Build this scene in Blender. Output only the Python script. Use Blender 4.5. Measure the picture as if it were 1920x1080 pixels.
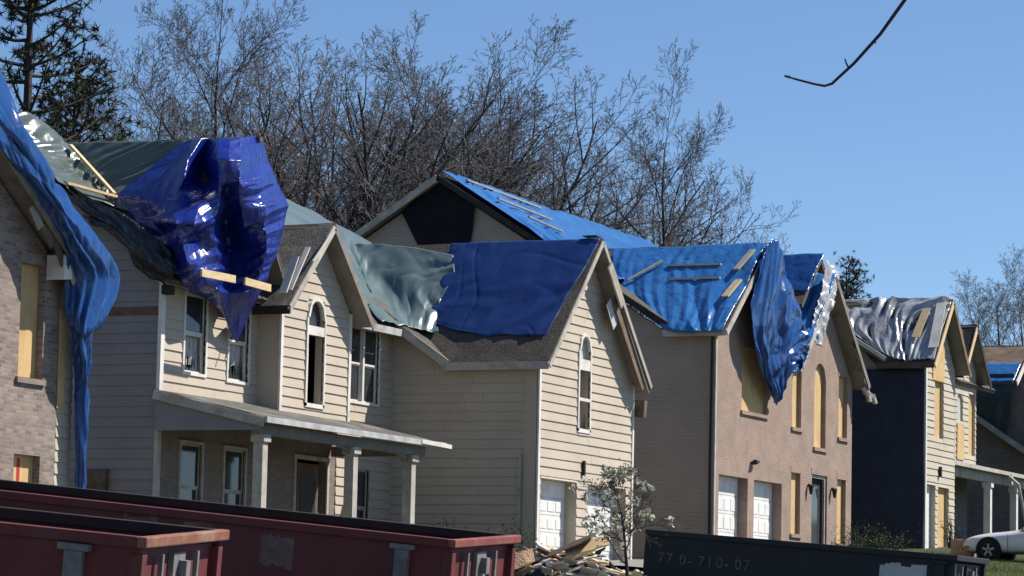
import bpy, math, random
import numpy as np
from mathutils import Vector, Matrix

for o in list(bpy.data.objects):
    bpy.data.objects.remove(o)
S = bpy.context.scene
COL = S.collection
R = math.radians

# ------------------------------------------------------------------ camera, sky, sun, exposure
AZ, PITCH, ROLL = R(24.534), R(6.273), math.atan(.022)
cam = bpy.data.cameras.new('camera')
cam.sensor_width = 36.0
cam.lens = 6000 / 1920 * 36
cam.clip_start = .5
cam.clip_end = 4000
camo = bpy.data.objects.new('camera', cam)
COL.objects.link(camo)
fh = Vector((-math.sin(AZ), math.cos(AZ), 0))
r0 = Vector((math.cos(AZ), math.sin(AZ), 0))
zz = Vector((0, 0, 1))
fw = fh * math.cos(PITCH) + zz * math.sin(PITCH)
up0 = -fh * math.sin(PITCH) + zz * math.cos(PITCH)
rt = r0 * math.cos(ROLL) + up0 * math.sin(ROLL)
up = -r0 * math.sin(ROLL) + up0 * math.cos(ROLL)
M3x = Matrix((rt, up, -fw)).transposed()
camo.matrix_world = Matrix.Translation((32.552, -73.052, -1.949)) @ M3x.to_4x4()
S.camera = camo

SUN = Vector((1.0, .9, 1.5)).normalized()
W = bpy.data.worlds.new('World')
S.world = W
W.use_nodes = True
wn = W.node_tree
sky = wn.nodes.new('ShaderNodeTexSky')
sky.sky_type = 'NISHITA'
sky.sun_disc = False
sky.sun_elevation = math.asin(SUN.z)
sky.sun_rotation = math.atan2(SUN.x, SUN.y)
sky.altitude = 2000
sky.air_density = 1.0
sky.dust_density = .0
sky.ozone_density = 6.0
bg = wn.nodes['Background']
bg.inputs['Strength'].default_value = .087
wn.links.new(sky.outputs[0], bg.inputs['Color'])
sl = bpy.data.lights.new('sun', 'SUN')
sl.energy = 5.0
sl.angle = R(.53)
sl.color = (1.0, .95, .88)
so = bpy.data.objects.new('sun', sl)
COL.objects.link(so)
so.rotation_euler = SUN.to_track_quat('Z', 'Y').to_euler()
S.view_settings.view_transform = 'Standard'
S.view_settings.look = 'None'
S.view_settings.exposure = .53
S.view_settings.gamma = 1.0

# ------------------------------------------------------------------ materials
MAT = {}


def mat(name, col, rough=.8, col2=None, scale=3.0, detail=6, amt=1.0, bump=0.0, bscale=None, spec=.3,
        metal=0.0, stretch=None, dirt=None, dscale=.7, damt=.5, coat=0.0, sheen=None, transl=0.0):
    """Principled material with two-colour noise, optional stain layer and bump."""
    m = bpy.data.materials.new(name)
    m.use_nodes = True
    t = m.node_tree
    N, L = t.nodes, t.links
    b = N['Principled BSDF']
    b.inputs['Roughness'].default_value = rough
    b.inputs['Specular IOR Level'].default_value = spec
    b.inputs['Metallic'].default_value = metal
    b.inputs['Coat Weight'].default_value = coat
    tc = N.new('ShaderNodeTexCoord')
    vec = tc.outputs['Object']
    if stretch:
        mp = N.new('ShaderNodeMapping')
        mp.inputs['Scale'].default_value = stretch
        L.new(vec, mp.inputs['Vector'])
        vec = mp.outputs[0]
    nz = N.new('ShaderNodeTexNoise')
    nz.inputs['Scale'].default_value = scale
    nz.inputs['Detail'].default_value = detail
    nz.inputs['Roughness'].default_value = .65
    L.new(vec, nz.inputs['Vector'])
    c2 = col2 or tuple(c * .75 for c in col)
    rp = N.new('ShaderNodeValToRGB')
    rp.color_ramp.elements[0].position = .35
    rp.color_ramp.elements[1].position = .65
    rp.color_ramp.elements[0].color = (*c2, 1)
    rp.color_ramp.elements[1].color = (*col, 1)
    L.new(nz.outputs['Fac'], rp.inputs[0])
    out = rp.outputs[0]
    if dirt:
        n2 = N.new('ShaderNodeTexNoise')
        n2.inputs['Scale'].default_value = dscale
        n2.inputs['Detail'].default_value = 9
        n2.inputs['Roughness'].default_value = .7
        L.new(tc.outputs['Object'], n2.inputs['Vector'])
        r2 = N.new('ShaderNodeValToRGB')
        r2.color_ramp.elements[0].position = .5
        r2.color_ramp.elements[1].position = .72
        r2.color_ramp.elements[0].color = (0, 0, 0, 1)
        r2.color_ramp.elements[1].color = (damt, damt, damt, 1)
        L.new(n2.outputs['Fac'], r2.inputs[0])
        mx = N.new('ShaderNodeMix')
        mx.data_type = 'RGBA'
        L.new(r2.outputs[0], mx.inputs[0])
        L.new(out, mx.inputs[6])
        mx.inputs[7].default_value = (*dirt, 1)
        out = mx.outputs[2]
    L.new(out, b.inputs['Base Color'])
    if bump:
        bp = N.new('ShaderNodeBump')
        bp.inputs['Strength'].default_value = 1.0
        bp.inputs['Distance'].default_value = bump
        n3 = N.new('ShaderNodeTexNoise')
        n3.inputs['Scale'].default_value = bscale or scale * 4
        n3.inputs['Detail'].default_value = 5
        L.new(vec, n3.inputs['Vector'])
        L.new(n3.outputs['Fac'], bp.inputs['Height'])
        L.new(bp.outputs[0], b.inputs['Normal'])
    if transl:
        tr = N.new('ShaderNodeBsdfTranslucent')
        L.new(out, tr.inputs['Color'])
        ms = N.new('ShaderNodeMixShader')
        ms.inputs[0].default_value = transl
        L.new(b.outputs[0], ms.inputs[1])
        L.new(tr.outputs[0], ms.inputs[2])
        L.new(ms.outputs[0], N['Material Output'].inputs['Surface'])
    MAT[name] = m
    return m


def brick_mat(name, c1, c2, mortar, bias=0.0):
    m = bpy.data.materials.new(name)
    m.use_nodes = True
    t = m.node_tree
    N, L = t.nodes, t.links
    b = N['Principled BSDF']
    b.inputs['Roughness'].default_value = .9
    b.inputs['Specular IOR Level'].default_value = .15
    tc = N.new('ShaderNodeTexCoord')
    sp = N.new('ShaderNodeSeparateXYZ')
    L.new(tc.outputs['Object'], sp.inputs[0])
    ad = N.new('ShaderNodeMath')
    L.new(sp.outputs[0], ad.inputs[0])
    L.new(sp.outputs[1], ad.inputs[1])
    cb = N.new('ShaderNodeCombineXYZ')
    L.new(ad.outputs[0], cb.inputs[0])
    L.new(sp.outputs[2], cb.inputs[1])
    br = N.new('ShaderNodeTexBrick')
    br.inputs['Scale'].default_value = 1.0
    br.inputs['Brick Width'].default_value = .22
    br.inputs['Row Height'].default_value = .075
    br.inputs['Mortar Size'].default_value = .008
    br.inputs['Bias'].default_value = bias
    br.inputs['Color1'].default_value = (*c1, 1)
    br.inputs['Color2'].default_value = (*c2, 1)
    br.inputs['Mortar'].default_value = (*mortar, 1)
    L.new(cb.outputs[0], br.inputs['Vector'])
    nz = N.new('ShaderNodeTexNoise')
    nz.inputs['Scale'].default_value = 1.3
    nz.inputs['Detail'].default_value = 8
    nz.inputs['Roughness'].default_value = .7
    L.new(tc.outputs['Object'], nz.inputs['Vector'])
    mr = N.new('ShaderNodeMapRange')
    mr.inputs[1].default_value = .3
    mr.inputs[2].default_value = .7
    mr.inputs[3].default_value = .78
    mr.inputs[4].default_value = 1.12
    L.new(nz.outputs['Fac'], mr.inputs[0])
    mx = N.new('ShaderNodeMix')
    mx.data_type = 'RGBA'
    mx.blend_type = 'MULTIPLY'
    mx.inputs[0].default_value = 1
    L.new(br.outputs['Color'], mx.inputs[6])
    L.new(mr.outputs[0], mx.inputs[7])
    L.new(mx.outputs[2], b.inputs['Base Color'])
    bp = N.new('ShaderNodeBump')
    bp.inputs['Distance'].default_value = .012
    bp.invert = True
    L.new(br.outputs['Fac'], bp.inputs['Height'])
    L.new(bp.outputs[0], b.inputs['Normal'])
    MAT[name] = m


def lap_mat(name, col, col2, dz):
    """far or narrow lap cladding: courses as bump and thin joint."""
    m = mat(name, col, .75, col2, 1.2, 8, dirt=tuple(c * .6 for c in col), dscale=.5, damt=.35)
    t = m.node_tree
    N, L = t.nodes, t.links
    tc = N['Texture Coordinate']
    sp = N.new('ShaderNodeSeparateXYZ')
    L.new(tc.outputs['Object'], sp.inputs[0])
    dv = N.new('ShaderNodeMath')
    dv.operation = 'DIVIDE'
    dv.inputs[1].default_value = dz
    L.new(sp.outputs[2], dv.inputs[0])
    fr = N.new('ShaderNodeMath')
    fr.operation = 'FRACT'
    L.new(dv.outputs[0], fr.inputs[0])
    bp = N.new('ShaderNodeBump')
    bp.inputs['Distance'].default_value = .02
    bp.invert = True
    L.new(fr.outputs[0], bp.inputs['Height'])
    L.new(bp.outputs[0], N['Principled BSDF'].inputs['Normal'])


def tarp_mat(name, col, rough=.28, col2=None, wr=.05, wscale=2.2, spec=.5, transl=.12, coat=.0):
    m = mat(name, col, rough, col2 or tuple(c * .8 for c in col), 1.6, 7, spec=spec, transl=transl, coat=coat)
    t = m.node_tree
    N, L = t.nodes, t.links
    b = N['Principled BSDF']
    tc = N['Texture Coordinate']
    # creases: warped voronoi edges + directional noise
    mp = N.new('ShaderNodeMapping')
    mp.inputs['Scale'].default_value = (1, 1, .45)
    L.new(tc.outputs['Object'], mp.inputs[0])
    nz = N.new('ShaderNodeTexNoise')
    nz.inputs['Scale'].default_value = wscale
    nz.inputs['Detail'].default_value = 4
    nz.inputs['Distortion'].default_value = 1.4
    L.new(mp.outputs[0], nz.inputs['Vector'])
    vo = N.new('ShaderNodeTexVoronoi')
    vo.feature = 'DISTANCE_TO_EDGE'
    vo.inputs['Scale'].default_value = wscale * 1.4
    ad = N.new('ShaderNodeVectorMath')
    ad.operation = 'MULTIPLY_ADD'
    ad.inputs[1].default_value = (.5, .5, .5)
    L.new(nz.outputs['Color'], ad.inputs[0])
    L.new(mp.outputs[0], ad.inputs[2])
    L.new(ad.outputs[0], vo.inputs['Vector'])
    b1 = N.new('ShaderNodeBump')
    b1.inputs['Distance'].default_value = wr * .5
    L.new(nz.outputs['Fac'], b1.inputs['Height'])
    b2 = N.new('ShaderNodeBump')
    b2.inputs['Distance'].default_value = wr * 1.3
    L.new(vo.outputs['Distance'], b2.inputs['Height'])
    L.new(b1.outputs[0], b2.inputs['Normal'])
    L.new(b2.outputs[0], b.inputs['Normal'])
    return m


mat('siding', (.52, .443, .35), .7, (.475, .40, .312), .8, 8, dirt=(.3, .23, .165), dscale=.6, damt=.28, bump=.002, bscale=30)
mat('siding_shade_grey', (.25, .24, .245), .7, (.215, .205, .21), .8, 8, dirt=(.14, .13, .13), dscale=.6, damt=.3, bump=.002, bscale=30)  # beige siding with the left flank's shade put into the colour; also grey scrap
mat('siding_cream', (.52, .46, .36), .7, (.47, .41, .315), .8, 8, dirt=(.34, .28, .2), dscale=.6, damt=.3)
lap_mat('lap_tan', (.40, .33, .27), (.36, .295, .24), .115)
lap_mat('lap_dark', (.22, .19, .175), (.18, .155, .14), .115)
brick_mat('brick_pink', (.375, .27, .215), (.335, .24, .19), (.37, .29, .24))
brick_mat('brick_tan', (.34, .27, .225), (.20, .155, .13), (.32, .275, .24))
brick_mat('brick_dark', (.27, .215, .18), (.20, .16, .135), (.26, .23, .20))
mat('trim', (.76, .72, .66), .55, (.66, .62, .55), 2.5, dirt=(.3, .26, .2), dscale=1.5, damt=.45)
mat('trim_weathered', (.52, .48, .42), .7, (.38, .34, .29), 3, dirt=(.12, .1, .08), dscale=1.2, damt=.7)
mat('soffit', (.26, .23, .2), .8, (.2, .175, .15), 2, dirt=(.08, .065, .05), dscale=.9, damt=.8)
mat('shingle', (.10, .088, .072), .95, (.055, .048, .04), 9, 8, bump=.015, bscale=22, dirt=(.16, .14, .115), dscale=.9, damt=.6)
mat('shingle_grey', (.13, .125, .11), .95, (.07, .065, .058), 7, 8, bump=.015, bscale=22, dirt=(.3, .29, .26), dscale=1.1, damt=.7)
mat('sheathing', (.26, .18, .12), .9, (.14, .10, .075), 2.4, 8, dirt=(.04, .035, .03), dscale=1.0, damt=.8)
mat('charred', (.022, .02, .02), .85, (.045, .04, .036), 2.5, 8, bump=.02, bscale=9)
mat('plywood', (.64, .44, .21), .75, (.54, .355, .16), 1.4, 8, stretch=(3, 3, .8), dirt=(.42, .25, .1), dscale=2.0, damt=.5)
mat('pine_board', (.72, .55, .32), .7, (.60, .43, .23), 3, 6, stretch=(1, 1, 6), dirt=(.3, .22, .14), dscale=3, damt=.4)
mat('grey_board', (.42, .38, .32), .8, (.3, .27, .22), 3, 6)
mat('dark_board', (.16, .11, .075), .85, (.09, .06, .045), 4, 6)
mat('red_paint', (.55, .05, .03), .6, (.4, .03, .02), 4)
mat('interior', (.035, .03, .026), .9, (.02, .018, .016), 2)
mat('curtain', (.62, .60, .56), .85, (.3, .29, .28), 5, 4, stretch=(4, 4, .6))
mat('glass', (.03, .035, .04), .06, (.05, .055, .06), 2, spec=.6)
mat('garage', (.78, .77, .73), .5, (.70, .69, .65), 2, dirt=(.42, .40, .36), dscale=1.6, damt=.35)
mat('gutter', (.55, .54, .52), .4, (.38, .37, .35), 3, dirt=(.2, .18, .15), dscale=2.5, damt=.7)
tarp_mat('tarp_royal', (.011, .032, .28), .25, (.007, .02, .21), .04, 1.5, spec=.9)
tarp_mat('tarp_navy', (.02, .055, .20), .38, (.015, .042, .16), .012, .9, spec=.3)
tarp_mat('tarp_blue', (.015, .08, .28), .22, (.010, .055, .20), .03, 1.6, spec=.6)
tarp_mat('tarp_sky', (.042, .19, .48), .24, (.03, .14, .39), .03, 1.5, spec=.6)
tarp_mat('tarp_green', (.12, .15, .135), .28, (.085, .11, .098), .02, 1.2, spec=.6)
tarp_mat('tarp_pale', (.135, .19, .195), .34, (.105, .15, .155), .012, .9, spec=.45)
tarp_mat('tarp_silver', (.47, .475, .48), .24, (.38, .385, .395), .03, 1.4, spec=.7)
tarp_mat('tarp_black', (.012, .014, .02), .35, (.008, .009, .014), .05, 2.2, spec=.5, transl=0)
tarp_mat('tarp_night', (.042, .05, .075), .75, (.032, .038, .06), .02, 1.2, spec=.15, transl=0)
tarp_mat('tarp_pitch', (.016, .016, .02), .8, (.01, .01, .013), .02, 1.2, spec=.1, transl=0)
tarp_mat('tarp_forest', (.035, .065, .06), .3, (.025, .05, .046), .02, 1.3, spec=.5)
mat('steel_inner_shade', (.035, .022, .02), .85, (.02, .015, .014), 3, 8)  # rusty near-black: shade inside the container put into the steel colour
mat('red_rail', (.26, .07, .055), .7, (.18, .045, .04), 3, 8, dirt=(.3, .2, .17), dscale=2.4, damt=.5)
mat('steel_red', (.155, .034, .034), .65, (.11, .026, .026), 1.6, 9, dirt=(.11, .055, .04), dscale=1.3, damt=.6, bump=.004, bscale=6)
mat('rust_rail', (.28, .125, .07), .75, (.19, .07, .045), 3, 8, dirt=(.4, .33, .28), dscale=2.4, damt=.5)
mat('steel_grey', (.24, .23, .23), .65, (.15, .14, .14), 3, 8, dirt=(.09, .05, .04), dscale=2, damt=.7)
mat('steel_black', (.026, .03, .036), .6, (.019, .022, .027), 2, 8, dirt=(.05, .05, .05), dscale=1.6, damt=.3)
mat('worn_paint', (.20, .13, .12), .8, (.13, .06, .055), 3.5, 9)
mat('sticker', (.62, .52, .48), .7, (.55, .38, .34), 5)
mat('letter_grey', (.17, .17, .17), .8, (.08, .08, .08), 9)
mat('placard', (.55, .56, .55), .6, (.45, .46, .45), 3, dirt=(.1, .1, .1), dscale=2, damt=.6)
mat('asphalt', (.06, .06, .062), .95, (.045, .045, .047), 4, bump=.005, bscale=40)
mat('concrete', (.24, .23, .215), .9, (.2, .19, .175), 1.2, dirt=(.26, .24, .21), dscale=.4, damt=.5)
mat('grass', (.042, .056, .016), .95, (.03, .042, .012), 1.3, 9, dirt=(.075, .062, .036), dscale=.35, damt=.6)
mat('grass_blade', (.13, .17, .035), .9, (.085, .12, .028), .8, 4, transl=.2)
mat('earth', (.2, .14, .09), .95, (.14, .1, .065), 1.5)
mat('bark', (.07, .06, .054), .95, (.042, .036, .033), 4, 6, bump=.01, bscale=14)
mat('twig', (.165, .155, .155), .95, (.12, .112, .113), .6)
mat('needle', (.05, .056, .03), .9, (.032, .036, .022), .8, transl=.1)
mat('leaf_dry', (.16, .10, .055), .9, (.11, .07, .04), 2, transl=.2)
mat('shrub_leaf', (.055, .085, .025), .8, (.035, .055, .018), 2, transl=.15)
mat('blossom', (.64, .63, .52), .8, (.5, .5, .38), 3, transl=.25)
mat('drywall', (.62, .58, .50), .9, (.5, .46, .4), 3, dirt=(.3, .26, .2), dscale=2.5, damt=.5)
mat('teal_sheet', (.30, .55, .47), .6, (.22, .45, .38), 3, dirt=(.12, .16, .15), dscale=2, damt=.6)
mat('insulation', (.66, .42, .24), .95, (.5, .3, .17), 6, bump=.03)
mat('roof_felt', (.07, .07, .075), .9, (.045, .045, .05), 4)
mat('car_paint', (.72, .72, .71), .3, (.70, .70, .69), 2, spec=.5, coat=.5)
mat('tyre', (.02, .02, .021), .85, (.015, .015, .015), 10)
mat('rim', (.3, .3, .31), .35, (.22, .22, .23), 5, metal=.7)
mat('car_glass', (.015, .02, .03), .05, (.02, .025, .035), 2, spec=.7)
mat('lamp_amber', (.45, .16, .04), .3, (.4, .13, .03), 5)
mat('lamp_clear', (.5, .5, .5), .1, (.4, .4, .4), 5, spec=.7)

# ------------------------------------------------------------------ mesh helpers
BASE = {}


def prop(o, label=None, cat=None, group=None, kind=None):
    if label:
        o['label'] = label
    if cat:
        o['category'] = cat
    if group:
        o['group'] = group
    if kind:
        o['kind'] = kind
    return o


def thing(name, loc, label=None, cat=None, group=None):
    o = bpy.data.objects.new(name, None)
    o.empty_display_size = .2
    COL.objects.link(o)
    o.location = loc
    BASE[o] = Vector(loc)
    return prop(o, label, cat, group)


class MB:
    def __init__(s):
        s.v, s.f, s.n = [], [], 0

    def add(s, v, f):
        k = len(s.v)
        s.v.extend([tuple(p) for p in v])
        s.f.extend([tuple(i + k for i in q) for q in f])
        return s

    def hexa(s, a):          # 8 points: bottom ring 4, top ring 4
        return s.add(a, [(3, 2, 1, 0), (4, 5, 6, 7), (0, 1, 5, 4), (1, 2, 6, 5), (2, 3, 7, 6), (3, 0, 4, 7)])

    def box(s, x0, x1, y0, y1, z0, z1):
        return s.hexa([(x0, y0, z0), (x1, y0, z0), (x1, y1, z0), (x0, y1, z0),
                       (x0, y0, z1), (x1, y0, z1), (x1, y1, z1), (x0, y1, z1)])

    def beam(s, p, q, w, h, upv=(0, 0, 1)):
        p, q = Vector(p), Vector(q)
        d = (q - p).normalized()
        u = Vector(upv)
        sd = d.cross(u)
        if sd.length < 1e-4:
            sd = d.cross(Vector((1, 0, 0)))
        sd.normalize()
        u = sd.cross(d).normalized()
        a, b = sd * (w / 2), u * (h / 2)
        return s.hexa([p - a - b, p + a - b, p + a + b, p - a + b, q - a - b, q + a - b, q + a + b, q - a + b])

    def tube(s, pts, rad, n=8, cap=True):
        k0 = len(s.v)
        pts = [Vector(p) for p in pts]
        m = len(pts)
        if not hasattr(rad, '__len__'):
            rad = [rad] * m
        ref = None
        for i, p in enumerate(pts):
            d = (pts[min(i + 1, m - 1)] - pts[max(i - 1, 0)]).normalized()
            if ref is None:
                ref = d.orthogonal().normalized()
            ref = (ref - d * ref.dot(d))
            ref = ref.normalized() if ref.length > 1e-5 else d.orthogonal().normalized()
            bn = d.cross(ref)
            for j in range(n):
                a = 2 * math.pi * j / n
                s.v.append(tuple(p + (ref * math.cos(a) + bn * math.sin(a)) * rad[i]))
        for i in range(m - 1):
            for j in range(n):
                a, b = k0 + i * n + j, k0 + i * n + (j + 1) % n
                s.f.append((a, b, b + n, a + n))
        if cap:
            s.f.append(tuple(k0 + j for j in reversed(range(n))))
            s.f.append(tuple(k0 + (m - 1) * n + j for j in range(n)))
        return s

    def slab(s, quad, th):   # quad of 4 points (top surface, counter-clockwise from outside), thickness down the normal
        q = [Vector(p) for p in quad]
        n = (q[1] - q[0]).cross(q[3] - q[0]).normalized()
        return s.hexa([p - n * th for p in q] + q)

    def obj(s, name, m, parent=None, smooth=False, label=None, cat=None, group=None, kind=None, bevel=0):
        base = BASE.get(parent, Vector((0, 0, 0)))
        me = bpy.data.meshes.new(name)
        if parent is None:
            lo = Vector((0, 0, 0))
            if s.v:
                a = np.array(s.v)
                lo = Vector(((a[:, 0].min() + a[:, 0].max()) / 2, (a[:, 1].min() + a[:, 1].max()) / 2, a[:, 2].min()))
            base = lo
        me.from_pydata([(x - base.x, y - base.y, z - base.z) for x, y, z in s.v], [], s.f)
        me.materials.append(MAT[m])
        if smooth:
            me.polygons.foreach_set('use_smooth', [True] * len(me.polygons))
        me.validate()
        o = bpy.data.objects.new(name, me)
        COL.objects.link(o)
        if parent is None:
            o.location = base
        else:
            o.parent = parent
        BASE[o] = Vector(base)
        if bevel:
            bm = o.modifiers.new('b', 'BEVEL')
            bm.width = bevel
            bm.segments = 2
        return prop(o, label, cat, group, kind)


def pt(ax, c, h, d, z):
    return (c - d, h, z) if ax == 'X' else (h, c + d, z)


def interp(top, h):
    for (a, za), (b, zb) in zip(top, top[1:]):
        if a - 1e-6 <= h <= b + 1e-6:
            return za + (zb - za) * (h - a) / (b - a) if b > a else za
    return top[0][1] if h < top[0][0] else top[-1][1]


def op(h0, h1, z0, z1, arch=0):
    t = [(h0, z1), (h1, z1)]
    if arch:
        t = []
        n = 8
        for i in range(n + 1):
            x = -1 + 2 * i / n
            t.append((h0 + (h1 - h0) * i / n, z1 - arch + arch * math.sqrt(max(0, 1 - x * x))))
    return dict(h0=h0, h1=h1, z0=z0, z1=z1, top=t, arch=arch)


def wall(name, ax, c, zb, top, ops, m, parent, th=.2):
    b = MB()
    hs = sorted({round(h, 4) for h, _ in top} | {round(h, 4) for o in ops for h, _ in o['top']})
    hs = [h for h in hs if top[0][0] - 1e-6 <= h <= top[-1][0] + 1e-6]
    for a, e in zip(hs, hs[1:]):
        mid = (a + e) / 2
        pieces = []
        oo = sorted([o for o in ops if o['h0'] < mid < o['h1']], key=lambda o: o['z0'])
        la, le = zb, zb
        for o in oo:
            pieces.append((la, le, o['z0'], o['z0']))
            la, le = interp(o['top'], a), interp(o['top'], e)
        pieces.append((la, le, interp(top, a), interp(top, e)))
        for z0a, z0e, z1a, z1e in pieces:
            if max(z1a - z0a, z1e - z0e) < .005:
                continue
            q = [pt(ax, c, a, 0, z0a), pt(ax, c, e, 0, z0e), pt(ax, c, e, th, z0e), pt(ax, c, a, th, z0a),
                 pt(ax, c, a, 0, z1a), pt(ax, c, e, 0, z1e), pt(ax, c, e, th, z1e), pt(ax, c, a, th, z1a)]
            b.hexa(q)
    return b.obj(name, m, parent)


RNG = random.Random(5)


def span(top, z):
    """interval of h where the wall is at least z high (single peaked outline)"""
    hs = np.linspace(top[0][0], top[-1][0], 241)
    ok = [h for h in hs if interp(top, h) >= z]
    return (min(ok), max(ok)) if ok else None


def siding(ax, c, zb, top, ops, m, parent, dz=.235, limit=None, name='siding_board'):
    """individual lap boards on the face of a wall, clipped to its outline and openings"""
    zt = max(z for _, z in top)
    rows = int((zt - zb) / dz) + 1
    rest = MB()
    cnt = 0
    for r in range(rows):
        z0, z1 = zb + r * dz, min(zb + (r + 1) * dz, zt - .01)
        if z1 - z0 < .05:
            continue
        s0, s1 = span(top, z0), span(top, z1)
        if not s0:
            continue
        s1 = s1 or ((s0[0] + s0[1]) / 2, (s0[0] + s0[1]) / 2 + .01)
        oo = [o for o in ops if o['z0'] < z1 - .01 and o['z1'] > z0 + .01]
        cuts = sorted({s0[0], s0[1]} | {min(max(x, s0[0]), s0[1]) for o in oo for x in (o['h0'], o['h1'])})
        cells = []
        for a, e in zip(cuts, cuts[1:]):
            if e - a < .01:
                continue
            mid = (a + e) / 2
            zr = [(z0, z1)]
            for o in oo:
                if o['h0'] < mid < o['h1']:
                    n = []
                    for lo, hi in zr:
                        if o['z0'] > lo + .02:
                            n.append((lo, min(hi, o['z0'])))
                        if o['z1'] < hi - .02:
                            n.append((max(lo, o['z1']), hi))
                    zr = n
            for q in zr:
                if cells and abs(cells[-1][1] - a) < 1e-6 and cells[-1][2] == q:
                    cells[-1] = (cells[-1][0], e, q)
                else:
                    cells.append((a, e, q))
        parts = []
        for a, e, q in cells:       # long runs are butted from two boards
            L_ = e - a
            if L_ > 3.2:
                k = a + L_ * RNG.uniform(.3, .7)
                parts += [(a, k - .004, q), (k + .004, e, q)]
            else:
                parts.append((a, e, q))
        for a, e, (lo, hi) in parts:
            at = s1[0] if abs(a - s0[0]) < 1e-6 else a
            et = s1[1] if abs(e - s0[1]) < 1e-6 else e
            if et - at < .02:
                at = et = (at + et) / 2
                at -= .01
                et += .01
            j = RNG.uniform(-.004, .004)
            dr = RNG.uniform(-.012, .012)
            pb, ptp = -.033 + j, -.006
            q8 = [pt(ax, c, a, pb, lo + dr), pt(ax, c, e, pb, lo + dr * .3), pt(ax, c, e, 0.0, lo + dr * .3), pt(ax, c, a, 0.0, lo + dr),
                  pt(ax, c, at, ptp, hi), pt(ax, c, et, ptp, hi), pt(ax, c, et, 0.0, hi), pt(ax, c, at, 0.0, hi)]
            cnt += 1
            if limit is not None and cnt > limit:
                rest.hexa(q8)
            else:
                MB().hexa(q8).obj(name, m, parent)
    if rest.v:
        rest.obj(name + '_run', m, parent, kind='stuff')


def frame(b, ax, c, h0, h1, z0, z1, w=.09, d0=-.05, d1=.02):
    def bx(a, e, lo, hi):
        p, q = pt(ax, c, a, d0, lo), pt(ax, c, e, d1, hi)
        b.box(min(p[0], q[0]), max(p[0], q[0]), min(p[1], q[1]), max(p[1], q[1]), lo, hi)
    bx(h0 - w, h0, z0 - w, z1 + w)
    bx(h1, h1 + w, z0 - w, z1 + w)
    bx(h0, h1, z1, z1 + w)
    bx(h0, h1, z0 - w, z0)
    return bx


def sash_window(parent, ax, c, h0, h1, z0, z1, m='trim', wide=False, curtain=False, broken=0):
    """double-hung window: casing, rails and separate panes"""
    b = MB()
    bx = frame(b, ax, c, h0, h1, z0, z1, .07)
    zm = (z0 + z1) / 2
    cols = [(h0, h1)]
    if wide:
        hm = (h0 + h1) / 2
        cols = [(h0, hm - .045), (hm + .045, h1)]
        p, q = pt(ax, c, hm - .045, -.03, z0), pt(ax, c, hm + .045, .06, z1)
        b.box(min(p[0], q[0]), max(p[0], q[0]), min(p[1], q[1]), max(p[1], q[1]), z0, z1)
    for a, e in cols:
        for lo, hi, d in ((z0, zm, .06), (zm, z1, .03)):
            for (aa, ee, l2, h2) in ((a, a + .04, lo, hi), (e - .04, e, lo, hi), (a + .04, e - .04, lo, lo + .045), (a + .04, e - .04, hi - .045, hi)):
                p, q = pt(ax, c, aa, d, l2), pt(ax, c, ee, d + .035, h2)
                b.box(min(p[0], q[0]), max(p[0], q[0]), min(p[1], q[1]), max(p[1], q[1]), l2, h2)
    w = b.obj('window', m, parent)
    for a, e in cols:
        for k, (lo, hi, d) in enumerate(((z0, zm, .075), (zm, z1, .045))):
            g = MB()
            if broken and k == 0:      # shards left in the sash
                n = 7
                for i in range(n):
                    x0, x1 = a + .04 + (e - a - .08) * i / n, a + .04 + (e - a - .08) * (i + 1) / n
                    hh = lo + .045 + RNG.uniform(.05, .75) * (hi - lo - .1)
                    g.add([pt(ax, c, x0, d, lo + .045), pt(ax, c, x1, d, lo + .045), pt(ax, c, (x0 + x1) / 2 + RNG.uniform(-.04, .04), d, hh)], [(0, 1, 2)])
            else:
                p, q = pt(ax, c, a + .04, d, lo + .045), pt(ax, c, e - .04, d + .008, hi - .045)
                g.box(min(p[0], q[0]), max(p[0], q[0]), min(p[1], q[1]), max(p[1], q[1]), lo + .045, hi - .045)
            g.obj('pane', 'glass', w)
        if curtain:
            g = MB()
            n = 14
            for i in range(n):
                x0, x1 = a + .02 + (e - a - .04) * i / n, a + .02 + (e - a - .04) * (i + 1) / n
                d0, d1 = .16 + .03 * math.sin(i * 1.9), .16 + .03 * math.sin((i + 1) * 1.9)
                if RNG.random() < .25 and i:
                    continue
                lo = z0 + RNG.uniform(.02, .5)
                g.add([pt(ax, c, x0, d0, lo), pt(ax, c, x1, d1, lo), pt(ax, c, x1, d1, z1), pt(ax, c, x0, d0, z1)], [(0, 1, 2, 3)])
            g.obj('curtain', 'curtain', w)
    return w


def boarded(parent, ax, c, h0, h1, z0, z1, arch=0, rec=.11, sill=True, ply='plywood', sillm='brick_pink', lip=0.0):
    b = MB()
    t = op(h0, h1, z0, z1, arch)['top']
    t2 = [(h, z + .0) for h, z in t]
    for (a, za), (e, ze) in zip(t2, t2[1:]):
        b.hexa([pt(ax, c, a, rec, z0), pt(ax, c, e, rec, z0), pt(ax, c, e, rec + .018, z0), pt(ax, c, a, rec + .018, z0),
                pt(ax, c, a, rec, za), pt(ax, c, e, rec, ze), pt(ax, c, e, rec + .018, ze), pt(ax, c, a, rec + .018, za)])
    w = b.obj('plywood_board', ply, parent)
    if sill:
        p, q = pt(ax, c, h0 - .08, -.06, z0 - .11), pt(ax, c, h1 + .08, .12, z0)
        MB().box(min(p[0], q[0]), max(p[0], q[0]), min(p[1], q[1]), max(p[1], q[1]), z0 - .11, z0 - .003).obj('sill', sillm, parent)
    return w


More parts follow.
